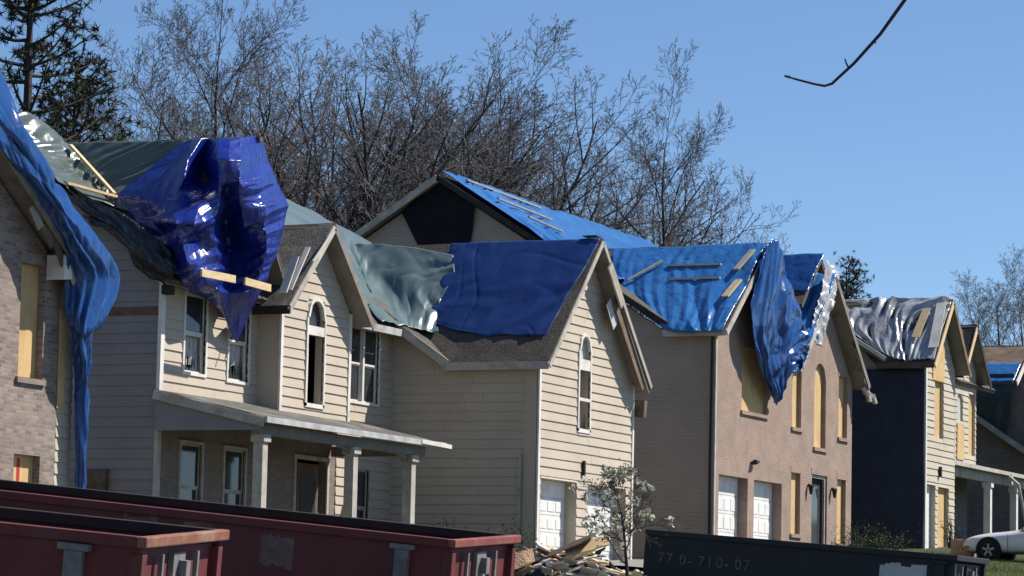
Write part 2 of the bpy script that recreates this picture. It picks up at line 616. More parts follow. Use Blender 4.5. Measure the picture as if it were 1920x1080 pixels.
def garage_door(parent, c, y0, y1, z0, z1, rec=.31, sections=4):
    root = MB().box(c - rec - .06, c - rec - .03, y0, y1, z0, z1).obj('garage_door', 'garage', parent)
    hz = (z1 - z0) / sections
    for i in range(sections):
        b = MB()
        lo, hi = z0 + i * hz + .006, z0 + (i + 1) * hz - .006
        b.box(c - rec - .03, c - rec, y0 + .005, y1 - .005, lo, hi)
        n = 4
        for k in range(n):
            a = y0 + .1 + (y1 - y0 - .2) * k / n + .05
            e = y0 + .1 + (y1 - y0 - .2) * (k + 1) / n - .05
            b.box(c - rec, c - rec + .012, a, e, lo + .09, hi - .09)
        b.obj('door_section', 'garage', root, bevel=.004)
    return root


# ---- value noise and tarps
def vnoise(x, y, seed=0):
    x, y = np.asarray(x, float), np.asarray(y, float)
    xi, yi = np.floor(x).astype(int), np.floor(y).astype(int)
    xf, yf = x - xi, y - yi
    u, v = xf * xf * (3 - 2 * xf), yf * yf * (3 - 2 * yf)

    def h(a, b):
        n = (a * 374761393 + b * 668265263 + seed * 974711) & 0x7fffffff
        n = ((n ^ (n >> 13)) * 1274126177) & 0x7fffffff
        return ((n ^ (n >> 16)) & 0xffff) / 65535.0
    return (h(xi, yi) * (1 - u) + h(xi + 1, yi) * u) * (1 - v) + (h(xi, yi + 1) * (1 - u) + h(xi + 1, yi + 1) * u) * v


def lin(P, t):
    n = len(P)
    x = np.clip(t * (n - 1), 0, n - 1 - 1e-9)
    i = x.astype(int)
    f = (x - i)[:, None, None]
    f = f * .6 + .4 * f * f * (3 - 2 * f)
    return P[i] * (1 - f) + P[i + 1] * f


def cr(P, t):
    """Catmull-Rom along axis 0 of P at parameters t in 0..1"""
    n = len(P)
    x = np.clip(t * (n - 1), 0, n - 1 - 1e-9)
    i = x.astype(int)
    f = (x - i)[:, None, None]
    g = lambda k: P[np.clip(k, 0, n - 1)]
    p0, p1, p2, p3 = g(i - 1), g(i), g(i + 1), g(i + 2)
    p0 = np.where((i - 1 < 0)[:, None, None], 2 * p1 - p2, p0)
    p3 = np.where((i + 2 > n - 1)[:, None, None], 2 * p2 - p1, p3)
    return .5 * (2 * p1 + (p2 - p0) * f + (2 * p0 - 5 * p1 + 4 * p2 - p3) * f * f + (3 * p1 - p0 - 3 * p2 + p3) * f ** 3)


def sheet(net, nu, nv, folds, seed, ragged=.0, flip=False, dents=(), linear=False):
    """grid surface through a control net with folds pushed along its normal"""
    P = np.array(net, float)
    v = np.linspace(0, 1, nv)
    u = np.linspace(0, 1, nu)
    f_ = lin if linear else cr
    A = f_(P, v)
    A = f_(A.transpose(1, 0, 2), u).transpose(1, 0, 2)       # nv,nu,3
    du = np.gradient(A, axis=1)
    dv = np.gradient(A, axis=0)
    nrm = np.cross(du, dv)
    nrm /= np.linalg.norm(nrm, axis=2, keepdims=True) + 1e-9
    if flip:
        nrm = -nrm
    U, V = np.meshgrid(u, v)
    Lu = np.linalg.norm(P[0, -1] - P[0, 0])
    Lv = np.linalg.norm(P[-1, 0] - P[0, 0])
    X, Y = U * Lu, V * Lv
    D = np.zeros_like(U)
    for k, (amp, fx, fy, ang, sharp) in enumerate(folds):
        c, s = math.cos(ang), math.sin(ang)
        a, b = X * c + Y * s, -X * s + Y * c
        w = vnoise(a * .7 + 9, b * .7 + 3, seed + 50 + k) * 1.6
        if sharp < 0:            # straight sharp-edged pleats that come and go
            ph = a * fx + w * 1.1 + 1.5 * vnoise(a * .8, b * .45, seed + 71 + k) + fy * b * vnoise(a * .3, b * .3, seed + 70 + k)
            tri = np.abs(2 * (ph - np.floor(ph)) - 1)
            g_ = np.clip(vnoise(a * .9 + 5, b * .5 + 8, seed + 30 + k) * 2.6 - .85, 0, 1)
            D += amp * (tri ** -sharp - .4) * g_
            continue
        n = vnoise(a * fx + w, b * fy + w * .6 + 17, seed + k)
        r = 1 - np.abs(2 * n - 1)
        D += amp * (r ** sharp - .35)
    if linear:               # the hem stays where it is pinned
        D *= np.clip(np.minimum(np.minimum(U, 1 - U), np.minimum(V, 1 - V)) / .07, .25, 1)
    for (du_, dv_, su_, sv_, am_) in dents:
        D += am_ * np.exp(-((U - du_) / su_) ** 2 - ((V - dv_) / sv_) ** 2)
    if ragged:
        e = (vnoise(U * 9, V * 0 + .5, seed + 90) - .5) * ragged
        A[-1] += dv[-1] / (np.linalg.norm(dv[-1], axis=1, keepdims=True) + 1e-9) * e[-1][:, None]
    B = A + nrm * D[..., None]
    mb = MB()
    mb.v = [tuple(p) for p in B.reshape(-1, 3)]
    mb.f = [(j * nu + i, j * nu + i + 1, (j + 1) * nu + i + 1, (j + 1) * nu + i) for j in range(nv - 1) for i in range(nu - 1)]
    return mb


def tarp(name, net, m, label=None, folds=(), n=(60, 50), seed=1, parent=None, ragged=.1, cat='tarp', group=None, flip=False, th=.012, dents=(), linear=False):
    o = sheet(net, n[0], n[1], folds, seed, ragged, flip, dents, linear).obj(name, m, parent, True, label, cat if parent is None else None, group)
    s = o.modifiers.new('thickness', 'SOLIDIFY')
    s.thickness = th
    s.offset = 0
    return o


def roof_slab(name, quad, th, m, parent, sag=0.0, seed=1, n=14):
    """roof deck as a slightly uneven slab; quad = eave-left, eave-right, ridge-right, ridge-left"""
    q = [Vector(p) for p in quad]
    nn = (q[1] - q[0]).cross(q[3] - q[0]).normalized()
    b = MB()
    V = []
    for side in (0, 1):
        for j in range(n + 1):
            for i in range(n + 1):
                u, v = i / n, j / n
                p = (q[0] * (1 - u) + q[1] * u) * (1 - v) + (q[3] * (1 - u) + q[2] * u) * v
                d = (float(vnoise(u * 5, v * 5, seed)) - .5) * .05 - sag * math.sin(math.pi * u) * (.3 + .7 * v)
                V.append(p + nn * (d - th * side))
    w = n + 1
    F = []
    for j in range(n):
        for i in range(n):
            a = j * w + i
            F.append((a, a + 1, a + w + 1, a + w))
            c = a + w * w
            F.append((c + w, c + w + 1, c + 1, c))
    for i in range(n):
        F.append((i + 1, i, i + w * w, i + 1 + w * w))
        a = n * w + i
        F.append((a, a + 1, a + 1 + w * w, a + w * w))
        F.append((i * w, (i + 1) * w, (i + 1) * w + w * w, i * w + w * w))
        a = i * w + n
        F.append((a + w, a, a + w * w, a + w + w * w))
    b.add(V, F)
    return b.obj(name, m, parent)


def fascia(name, p, q, h, m, parent, w=.03, drop=0):
    return MB().beam(Vector(p) - Vector((0, 0, drop)), Vector(q) - Vector((0, 0, drop)), w, h).obj(name, m, parent)


# ------------------------------------------------------------------ terrain and setting
def ground(x, y):
    t = np.clip((np.asarray(x, float) - 20) / 10, 0, 1)
    yy = np.clip(y, -140, 110)
    return .05 * yy - .07 * np.clip(np.asarray(x, float) - 2, 0, 14) - .15 + 1.2 * t * t * (3 - 2 * t)


def G(x, y):
    return float(ground(x, y))


def terrain():
    xs = np.concatenate([np.linspace(-1500, -60, 14), np.arange(-56, 60, 2.0), np.linspace(64, 1500, 14)])
    ys = np.concatenate([np.linspace(-1500, -150, 12), np.arange(-140, 140, 2.5), np.linspace(150, 2500, 16)])
    Xg, Yg = np.meshgrid(xs, ys)
    Z = ground(Xg, Yg) + (vnoise(Xg * .3, Yg * .3, 3) - .5) * .12
    b = MB()
    b.v = list(zip(Xg.ravel().tolist(), Yg.ravel().tolist(), Z.ravel().tolist()))
    w = len(xs)
    b.f = [(j * w + i, j * w + i + 1, (j + 1) * w + i + 1, (j + 1) * w + i) for j in range(len(ys) - 1) for i in range(w - 1)]
    return b.obj('ground', 'grass', None, True, kind='structure')


terrain()


def strip(name, m, pts_l, pts_r, dz, kind='structure'):
    b = MB()
    for (x0, y0), (x1, y1) in zip(pts_l, pts_r):
        b.v += [(x0, y0, G(x0, y0) + dz), (x1, y1, G(x1, y1) + dz)]
    b.f = [(2 * i, 2 * i + 1, 2 * i + 3, 2 * i + 2) for i in range(len(pts_l) - 1)]
    return b.obj(name, m, None, False, kind=kind)


ys = list(range(-138, 110, 4))
strip('road', 'asphalt', [(17.2, y) for y in ys], [(24.2, y) for y in ys], .10)
strip('kerb', 'concrete', [(16.8, y) for y in ys], [(17.1, y) for y in ys], .24)
strip('pavement', 'concrete', [(15.2, y) for y in ys], [(16.7, y) for y in ys], .13)
for (ya, yb, x0) in ((.2, 6.3, .05), (12.8, 18.3, .05), (-27, -22, -.5)):
    xs_ = list(np.linspace(x0, 17.0 if ya < 10 else 3.2, 16))
    strip('driveway', 'concrete', [(x, yb) for x in xs_], [(x, ya) for x in xs_], .09)


# ------------------------------------------------------------------ houses
def roof(parent, quad, m='shingle', name='roof', th=.10, sag=0.0, seed=1, soffit=True):
    r = roof_slab(name, quad, th, m, parent, sag, seed)
    if soffit:
        q = [Vector(p) for p in quad]
        n = (q[1] - q[0]).cross(q[3] - q[0]).normalized()
        roof_slab('soffit', [p - n * (th + .012) for p in q], .03, 'soffit', parent, sag, seed)
    return r


def rakes(parent, x, ye0, ze, yr, zr, ye1, h=.2, m='trim', m2=None, x2=None):
    """pair of rake boards on a gable facing the street"""
    MB().beam((x, ye0, ze - h * .5), (x, yr - .01, zr - h * .5), .035, h).obj('rake_board', m, parent)
    MB().beam((x, ye1, ze - h * .5), (x, yr + .01, zr - h * .5), .035, h).obj('rake_board', m2 or m, parent)


def vbox(name, m, parent, x0, x1, y0, y1, z0, z1):
    return MB().box(x0, x1, y0, y1, z0, z1).obj(name, m, parent)


# ---------------- house with the porch
H2 = thing('house', (-6, -2, -.4), 'beige clapboard house with long front porch and gabled garage wing', 'house', 'houses along the street')
zb = -.7
opsL = [op(-10.57, -9.63, 3.92, 5.7), op(-8.55, -7.62, 3.9, 5.7)]
topL = [(-11.6, 6.15), (-9.25, 9.3), (-7.13, 6.45)]
w = wall('front_wall', 'X', -4.1, 3.25, topL, opsL, 'siding', H2)
siding('X', -4.1, 3.4, topL, opsL, 'siding', w)
wins = [sash_window(H2, 'X', -4.1, -10.57, -9.63, 3.92, 5.7, curtain=True, broken=1),
        sash_window(H2, 'X', -4.1, -8.55, -7.62, 3.9, 5.7, curtain=True, broken=1)]
opsD = [op(-10.57, -9.63, .35, 2.3), op(-8.57, -7.61, .35, 2.3), op(-5.1, -3.5, -.6, 2.28)]
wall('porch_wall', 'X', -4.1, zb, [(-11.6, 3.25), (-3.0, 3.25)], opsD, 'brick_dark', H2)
sash_window(H2, 'X', -4.1, -10.57, -9.63, .35, 2.3, 'trim_weathered', curtain=True)
sash_window(H2, 'X', -4.1, -8.57, -7.61, .35, 2.3, 'trim_weathered', curtain=True)
d = MB()
frame(d, 'X', -4.1, -5.1, -3.5, .0, 2.28, .1)
d = d.obj('door', 'trim_weathered', H2)
MB().box(-4.22, -4.17, -4.85, -3.75, .0, 2.2).obj('door_leaf', 'dark_board', d)
MB().box(-4.168, -4.16, -4.7, -3.9, .3, 1.95).obj('pane', 'glass', d)
MB().tube([(-4.15, -3.85, 1.0), (-4.1, -3.85, 1.0)], .03).obj('handle', 'steel_grey', d)
# bay with the arched window
opsB = [op(-5.86, -5.03, 3.55, 6.05, .45)]
topB = [(-7.15, 5.9), (-5.4, 7.72), (-3.65, 5.9)]
w = wall('bay_wall', 'X', -3.48, 3.1, topB, opsB, 'siding', H2)
siding('X', -3.48, 3.17, topB, opsB, 'siding', w)
wall('bay_cheek', 'Y', -7.148, 3.1, [(-4.1, 5.9), (-3.682, 5.9)], [], 'siding', H2)
b = MB()
t = opsB[0]['top']
for (a, za), (e, ze) in zip(t, t[1:]):
    b.beam((-3.45, a, za + .02), (-3.45, e, ze + .02), .08, .08, (1, 0, 0))
b.box(-3.49, -3.42, -5.93, -5.86, 3.48, 5.6)
b.box(-3.49, -3.42, -5.03, -4.96, 3.48, 5.6)
b.box(-3.49, -3.42, -5.93, -4.96, 3.46, 3.56)
b.box(-3.50, -3.43, -5.86, -5.03, 5.2, 5.42)
wa = b.obj('arched_window', 'trim', H2)
MB().box(-3.56, -3.552, -5.86, -5.03, 5.42, 6.0).obj('pane', 'glass', wa)
MB().box(-3.60, -3.58, -5.8, -5.55, 3.56, 4.9).obj('blind', 'pine_board', wa)
# right part of the main front, beside the wing
opsR = [op(-2.5, -.86, 3.9, 5.76), op(-2.1, -1.25, .3, 2.2)]
topR = [(-3.649, 6.1), (0, 6.1)]
w = wall('front_wall', 'X', -4.1, 3.251, topR, opsR[:1], 'siding', H2)
siding('X', -4.1, 3.4, topR, opsR[:1], 'siding', w)
w = wall('front_wall', 'X', -4.1, zb, [(-2.999, 3.25), (0, 3.25)], opsR[1:], 'siding', H2)
siding('X', -4.1, .1, [(-2.999, 3.25), (0, 3.25)], opsR[1:], 'siding', w)
sash_window(H2, 'X', -4.1, -2.5, -.86, 3.9, 5.76, wide=True, curtain=True)
sash_window(H2, 'X', -4.1, -2.1, -1.25, .3, 2.2, 'trim_weathered')
# left flank
topF = [(-13.0, 6.0), (-8.5, 9.25), (-4.1, 6.0)]
w = wall('side_wall', 'Y', -11.6, zb, topF, [], 'siding_shade_grey', H2)
siding('Y', -11.6, zb, topF, [], 'siding_shade_grey', w, limit=40)
vbox('band_board', 'dark_board', H2, -13, -4.12, -11.65, -11.6, 5.1, 5.28)
vbox('meter_cabinet', 'dark_board', H2, -6.0, -5.3, -11.75, -11.6, .7, 1.65)
vbox('corner_board', 'trim', H2, -4.13, -4.04, -11.66, -11.5, 3.4, 6.0)
vbox('corner_board', 'trim_weathered', H2, -4.13, -4.04, -11.66, -11.5, zb, 2.55)
vbox('corner_board', 'trim', H2, -3.49, -3.43, -7.2, -7.08, 3.2, 5.9)
vbox('corner_board', 'trim', H2, -3.49, -3.43, -3.72, -3.6, 3.2, 5.9)
vbox('flood_lamp', 'charred', H2, -4.05, -3.85, -11.7, -11.45, 5.55, 5.75)
# garage wing
opsW = [op(2.5, 3.2, 3.5, 5.92, .4), op(.2, 2.5, -.1, 2.1), op(3.2, 5.8, -.1, 2.1)]
topW = [(0, 5.1), (2.95, 8.2), (6.2, 4.95)]
w = wall('garage_front', 'X', 0, zb, topW, opsW, 'siding', H2, th=.35)
siding('X', 0, .05, topW, opsW, 'siding', w)
garage_door(H2, 0, .2, 2.5, -.1, 2.1, sections=5)
garage_door(H2, 0, 3.2, 5.8, -.1, 2.1, sections=5)
vbox('corner_board', 'trim', H2, -.02, .05, -.04, .08, zb, 5.0)
vbox('corner_board', 'trim', H2, -.02, .05, 6.14, 6.24, zb, 5.0)
b = MB()
t = opsW[0]['top']
for (a, za), (e, ze) in zip(t, t[1:]):
    b.beam((.03, a, za + .02), (.03, e, ze + .02), .08, .07, (1, 0, 0))
b.box(-.01, .055, 2.43, 2.5, 3.43, 5.55)
b.box(-.01, .055, 3.2, 3.27, 3.43, 5.55)
b.box(-.01, .055, 2.43, 3.27, 3.4, 3.5)
b.box(-.02, .045, 2.5, 3.2, 5.02, 5.3)
b.box(-.02, .045, 2.5, 3.2, 4.22, 4.3)
wa = b.obj('arched_window', 'trim', H2)
MB().box(-.1, -.09, 2.5, 3.2, 5.3, 5.9).obj('pane', 'placard', wa)
g = MB()
for i in range(5):
    g.add([(-.08, 2.5 + .14 * i, 3.5), (-.08, 2.64 + .14 * i, 3.5), (-.08, 2.57 + .14 * i, 3.6 + .12 * ((i * 7) % 5))], [(0, 1, 2)])
g.obj('pane', 'glass', wa)
MB().box(-.3, -.28, 2.45, 2.75, 3.6, 4.9).obj('torn_curtain', 'curtain', wa)
vbox('wall_lamp_or_crack', 'charred', H2, .0, .1, 2.8, 2.88, 2.3, 2.68)  # thin dark bar drawn for a crack between the garage doors, no lamp here
topS = [(-4.1, 6.15), (-2.55, 5.1), (-.352, 5.1)]
w = wall('side_wall', 'Y', 0, zb, topS, [], 'siding', H2)
siding('Y', 0, zb, topS, [], 'siding', w)
MB().box(-.36, -.002, -.04, -.004, zb, 5.05).obj('corner_panel', 'siding', H2)
MB().box(-.45, -.39, -.12, -.06, zb, 2.7).obj('downpipe', 'trim_weathered', H2)
vbox('back_wall', 'siding', H2, -13.1, -13.0, -11.6, 6.5, zb, 6.0)
vbox('end_wall', 'siding', H2, -13.0, -.36, 6.1, 6.2, zb, 5.0)
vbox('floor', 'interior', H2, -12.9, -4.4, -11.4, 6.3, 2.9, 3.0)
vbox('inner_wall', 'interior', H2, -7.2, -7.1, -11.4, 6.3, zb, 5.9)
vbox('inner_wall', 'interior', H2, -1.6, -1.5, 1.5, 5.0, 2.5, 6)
# roofs
MZ = lambda x: 5.85 - .75 * (x + 3.7)
roof(H2, [(-3.7, -11.95, MZ(-3.7)), (-3.7, -.45, MZ(-3.7)), (-8.5, -.45, 9.45), (-8.5, -11.95, 9.45)], seed=3)
roof(H2, [(-2.4, -.35, 5.05), (-2.4, -.2, 5.05), (-8.5, 7.0, 9.1), (-8.5, -.35, 9.5)], seed=4, soffit=False)
roof(H2, [(-13.4, 7.0, 5.8), (-13.4, -11.95, 5.8), (-8.5, -11.95, 9.45), (-8.5, 7.0, 9.1)], seed=5)
roof(H2, [(-2.4, -.33, 4.99), (.42, -.33, 4.99), (.42, 2.95, 8.45), (-7.2, 2.95, 8.45)], seed=6)
roof(H2, [(.42, 6.45, 4.8), (-3.4, 6.45, 4.8), (-7.2, 2.95, 8.45), (.42, 2.95, 8.45)], seed=7)
roof(H2, [(-4.2, -11.75, 6.08), (-3.45, -11.75, 6.08), (-3.45, -9.25, 9.45), (-8.5, -9.25, 9.45)], seed=8)
roof(H2, [(-3.45, -6.75, 6.08), (-4.2, -6.75, 6.08), (-8.5, -9.25, 9.45), (-3.45, -9.25, 9.45)], seed=9)
roof(H2, [(-3.9, -7.6, 5.7), (-3.05, -7.6, 5.7), (-3.05, -5.4, 7.92), (-6.4, -5.4, 7.92)], 'shingle_grey', seed=10)
roof(H2, [(-3.05, -3.2, 5.7), (-3.9, -3.2, 5.7), (-6.4, -5.4, 7.92), (-3.05, -5.4, 7.92)], seed=11)
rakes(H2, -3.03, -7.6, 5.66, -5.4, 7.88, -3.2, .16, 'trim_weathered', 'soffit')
rakes(H2, .44, -.33, 4.92, 2.95, 8.42, 6.45, .13, 'trim_weathered', 'grey_board')
MB().beam((-2.45, -.35, 4.88), (.42, -.35, 4.88), .04, .2).obj('fascia', 'trim_weathered', H2)
MB().beam((-4.2, -.37, 6.17), (-2.4, -.37, 4.95), .04, .22).obj('fascia', 'trim_weathered', H2)
MB().beam((-3.66, -3.2, 5.75), (-3.66, -.45, 5.75), .05, .18).obj('gutter', 'gutter', H2)
MB().beam((-3.0, -7.6, 5.6), (-4.0, -7.6, 5.6), .05, .2).obj('fascia', 'charred', H2)
MB().beam((-3.9, -8.95, 9.42), (-3.15, -8.95, 9.42), .16, .12).obj('ridge_board', 'dark_board', H2)
# loose boards and torn soffit on the right rake of the wing
MB().beam((.49, 3.3, 7.8), (.49, 4.2, 6.85), .05, .3).obj('torn_soffit', 'grey_board', H2)
MB().beam((.3, 3.7, 6.9), (.3, 4.2, 6.3), .02, .34).obj('torn_soffit', 'placard', H2)
MB().beam((.36, 4.0, 7.0), (.36, 6.1, 4.85), .03, .34).obj('sheathing_edge', 'sheathing', H2)
MB().beam((.0, 6.3, 4.9), (.36, 6.3, 4.88), .2, .14).obj('eave_return', 'trim_weathered', H2)
MB().beam((.0, 6.4, 4.3), (.3, 6.4, 4.28), .2, .45).obj('eave_box', 'sheathing', H2)
MB().beam((-2.98, -7.7, 6.05), (-2.98, -6.85, 7.15), .03, .13, (1, 0, 0)).obj('loose_trim', 'trim', H2)
MB().beam((-2.96, -8.05, 5.95), (-2.96, -7.5, 6.85), .03, .2, (1, 0, 0)).obj('loose_trim', 'trim', H2)
MB().beam((-2.97, -6.6, 6.85), (-2.97, -5.75, 7.6), .02, .04, (1, 0, 0)).obj('loose_trim', 'trim', H2)
# porch
pr = roof(H2, [(-1.3, -11.75, 2.78), (-1.3, -2.9, 2.78), (-4.15, -2.9, 3.42), (-4.15, -11.75, 3.42)], 'shingle_grey', 'porch_roof', .08, seed=12)
MB().beam((-1.26, -11.78, 2.72), (-1.26, -2.7, 2.72), .09, .13).obj('gutter', 'gutter', H2)
MB().beam((-1.25, -4.1, 2.74), (-1.2, -2.55, 2.70), .11, .1).obj('bent_gutter', 'trim', H2)
MB().beam((-4.12, -11.78, 3.30), (-1.3, -11.78, 2.66), .05, .2).obj('rake_board', 'trim_weathered', H2)
MB().hexa([(-4.1, -11.72, 2.5), (-1.45, -11.72, 2.5), (-1.45, -11.66, 2.5), (-4.1, -11.66, 2.5),
           (-4.1, -11.72, 3.28), (-1.45, -11.72, 2.66), (-1.45, -11.66, 2.66), (-4.1, -11.66, 3.28)]).obj('porch_gable', 'siding_shade_grey', H2)
MB().box(-1.7, -1.5, -11.6, -3.3, 2.42, 2.66).obj('beam', 'soffit', H2)
MB().box(-4.0, -1.52, -3.45, -3.32, 2.42, 2.66).obj('beam', 'soffit', H2)
for y, tl in ((-11.35, .0), (-7.0, .0), (-3.95, .0)):
    b = MB().box(-1.72, -1.48, y - .12, y + .12, -.4, 2.42)
    b.box(-1.77, -1.43, y - .17, y + .17, 2.25, 2.42)
    b.box(-1.77, -1.43, y - .17, y + .17, -.4, -.15)
    b.obj('post', 'trim_weathered', H2, bevel=.01)
for y in (-7.0, -3.95):
    MB().add([(-1.64, y - .12, 2.25), (-1.64, y - .75, 2.42), (-1.64, y - .12, 2.42), (-1.56, y - .12, 2.25), (-1.56, y - .75, 2.42), (-1.56, y - .12, 2.42)],
             [(0, 1, 2), (5, 4, 3), (0, 3, 4, 1), (1, 4, 5, 2), (2, 5, 3, 0)]).obj('bracket', 'soffit', H2)
vbox('porch_floor', 'concrete', H2, -4.1, -1.3, -11.6, -2.9, -.7, -.02)

# ---------------- brick house with blue tarps
H3 = thing('house', (-7, 18, .4), 'pinkish brick house with two street gables and blue tarps on its roofs', 'house', 'houses along the street')
zb = .1
ops3 = [op(14.58, 16.75, 4.86, 6.72), op(12.8, 15.2, .75, 2.9), op(15.73, 18.16, .75, 2.9)]
top3 = [(12.45, 7.0), (15.5, 9.6), (18.6, 7.0)]
wall('front_wall', 'X', 0, zb, top3, ops3, 'brick_pink', H3, th=.35)
garage_door(H3, 0, 12.8, 15.2, .75, 2.9)
garage_door(H3, 0, 15.73, 18.16, .75, 2.9)
vbox('spray_mark', 'red_paint', H3, -.288, -.286, 15.85, 16.12, 1.75, 1.95)
boarded(H3, 'X', 0, 14.58, 16.75, 4.86, 6.72)
ops3b = [op(19.0, 19.84, 4.68, 6.49), op(21.05, 22.15, 4.2, 6.84, .5), op(23.4, 24.26, 4.66, 6.6),
         op(19.0, 19.84, 1.44, 3.3), op(20.9, 22.36, .6, 3.35), op(23.35, 24.2, 1.3, 3.33)]
top3b = [(18.601, 6.4), (21.7, 9.35), (24.75, 6.4)]
wall('front_wall', 'X', 0, zb, top3b, ops3b, 'brick_pink', H3, th=.35)
for k, o in enumerate(ops3b):
    if k == 4:
        continue
    boarded(H3, 'X', 0, o['h0'], o['h1'], o['z0'], o['z1'], o['arch'], rec=.13)
d = MB()
frame(d, 'X', -.1, 21.0, 22.26, .9, 3.25, .09)
d = d.obj('door', 'trim_weathered', H3)
MB().box(-.22, -.17, 21.0, 22.26, .9, 3.25).obj('door_leaf', 'charred', d)
MB().box(-.168, -.16, 21.2, 22.05, 1.2, 3.0).obj('pane', 'glass', d)
for y in (20.5, 22.75):
    MB().tube([(.02, y, 3.0), (.12, y, 2.95), (.12, y, 2.7)], [.05, .09, .04]).obj('wall_lamp_or_crack', 'charred', H3)
MB().tube([(.02, 15.4, 3.35), (.14, 15.45, 3.4), (.14, 15.7, 3.42)], [.05, .08, .05]).obj('flood_lamp', 'charred', H3)
for o in ops3b:        # soldier course lintels
    if not o['arch']:
        vbox('lintel', 'brick_pink', H3, -.1, .012, o['h0'] - .05, o['h1'] + .05, o['z1'] + .004, o['z1'] + .2)
topS3 = [(-16.3, 7.0), (-8.84, 11.55), (-1.6, 7.0), (-.352, 6.95)]
wall('side_wall', 'Y', 12.45, zb, topS3, [], 'lap_tan', H3)
MB().box(-.36, .004, 12.42, 12.449, zb, 6.9).obj('corner_board', 'lap_tan', H3)
MB().box(-.02, .02, 12.40, 12.5, zb, 6.9).obj('corner_trim', 'trim_weathered', H3)
MB().tube([(-.1, 12.37, 6.8), (-.12, 12.37, 3), (-.1, 12.37, .3)], .035).obj('downpipe', 'charred', H3)
vbox('back_wall', 'lap_tan', H3, -16.4, -16.3, 12.45, 28, zb, 7.0)
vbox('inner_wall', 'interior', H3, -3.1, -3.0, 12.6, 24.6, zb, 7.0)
vbox('end_wall', 'lap_tan', H3, -16.3, -.36, 24.6, 24.75, zb, 6.9)
roof(H3, [(-1.2, 12.1, 7.12), (-1.2, 28.2, 7.12), (-8.84, 28.2, 11.82), (-8.84, 12.1, 11.82)], seed=21)
roof(H3, [(-16.8, 28.2, 6.9), (-16.8, 12.1, 6.9), (-8.84, 12.1, 11.82), (-8.84, 28.2, 11.82)], seed=22)
roof(H3, [(-1.3, 12.05, 7.0), (.45, 12.05, 7.0), (.45, 15.5, 9.86), (-5.7, 15.5, 9.86)], seed=23)
roof(H3, [(.45, 18.95, 7.0), (-1.3, 18.95, 7.0), (-5.7, 15.5, 9.86), (.45, 15.5, 9.86)], seed=24)
roof(H3, [(-2.0, 18.4, 6.47), (.45, 18.4, 6.47), (.45, 21.7, 9.6), (-5.2, 21.7, 9.6)], seed=25)
roof(H3, [(.45, 25.1, 6.37), (-2.0, 25.1, 6.37), (-5.2, 21.7, 9.6), (.45, 21.7, 9.6)], seed=26)
roof(H3, [(-4, 19.9, 8.54), (-.05, 19.9, 8.54), (-.05, 21.7, 10.25), (-6, 21.7, 10.25)], seed=27)
roof(H3, [(-.05, 23.5, 8.54), (-4, 23.5, 8.54), (-6, 21.7, 10.25), (-.05, 21.7, 10.25)], seed=28)
rakes(H3, .47, 12.05, 6.97, 15.5, 9.83, 18.95, .18, 'trim_weathered')
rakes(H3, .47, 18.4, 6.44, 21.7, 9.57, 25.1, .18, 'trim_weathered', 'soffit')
MB().beam((-1.5, 12.03, 6.9), (.45, 12.03, 6.9), .04, .2).obj('fascia', 'trim_weathered', H3)
MB().beam((-8.84, 12.08, 11.72), (-16.8, 12.08, 6.80), .04, .2).obj('rake_board', 'trim_weathered', H3)
MB().beam((-8.84, 12.08, 11.72), (-1.3, 12.08, 7.08), .04, .16).obj('rake_board', 'charred', H3)
for i in range(5):
    MB().beam((.44, 23.2 + .35 * i, 8.05 - .35 * i), (.44, 23.35 + .35 * i, 7.9 - .35 * i), .03, .16).obj('torn_soffit', 'charred' if i % 2 else 'sheathing', H3)
b = MB()
for i in range(7):
    a = i * 1.3
    b.beam((.3 + .1 * math.sin(a), 24.9 + .12 * i, 6.35 - .03 * i), (.45, 25.05 + .12 * i, 6.0 + .1 * math.cos(a * 2)), .12, .1)
b.obj('broken_gutter', 'trim_weathered', H3)

# ---------------- house with the silver tarp
H4 = thing('house', (-4, 40, 1.4), 'cream clapboard house with silver tarp roof and black sheeting on its side', 'house', 'houses along the street')
zb = .9
ops4 = [op(33.7, 34.77, 5.34, 7.3), op(32.85, 33.85, 1.3, 3.68), op(34.15, 35.45, 1.3, 3.65)]
top4 = [(32.65, 7.75), (34.4, 9.7), (36.15, 7.75)]
w = wall('front_wall', 'X', 0, zb, top4, ops4, 'siding_cream', H4, th=.3)
siding('X', 0, 1.2, top4, ops4, 'siding_cream', w)
boarded(H4, 'X', 0, 33.7, 34.77, 5.34, 7.3, rec=.1, sill=False)
vbox('plywood_board', 'plywood', H4, .035, .05, 33.4, 34.75, 7.32, 8.75)
boarded(H4, 'X', 0, 34.15, 35.45, 1.3, 3.65, rec=.12, sill=False)
vbox('door', 'garage', H4, -.2, -.16, 32.85, 33.85, 1.3, 3.68)
vbox('corner_board', 'trim', H4, -.02, .05, 32.60, 32.74, zb, 7.7)
vbox('wall_lamp_or_crack', 'charred', H4, .0, .12, 34.2, 34.32, 4.0, 4.35)
wall('side_wall', 'Y', 32.65, zb, [(-9, 7.8), (-5, 10.1), (-1.5, 7.8), (-.302, 7.7)], [], 'lap_tan', H4)
roof(H4, [(-1.6, 32.25, 7.8), (.45, 32.25, 7.8), (.45, 34.4, 10.2), (-4.8, 34.4, 10.2)], seed=31)
roof(H4, [(.45, 36.55, 7.8), (-1.6, 36.55, 7.8), (-4.8, 34.4, 10.2), (.45, 34.4, 10.2)], seed=32)
roof(H4, [(-1.3, 32.25, 7.95), (-1.3, 46, 7.95), (-5.0, 46, 10.3), (-5.0, 32.25, 10.3)], seed=33)
roof(H4, [(-9.5, 46, 7.8), (-9.5, 32.25, 7.8), (-5.0, 32.25, 10.3), (-5.0, 46, 10.3)], seed=34)
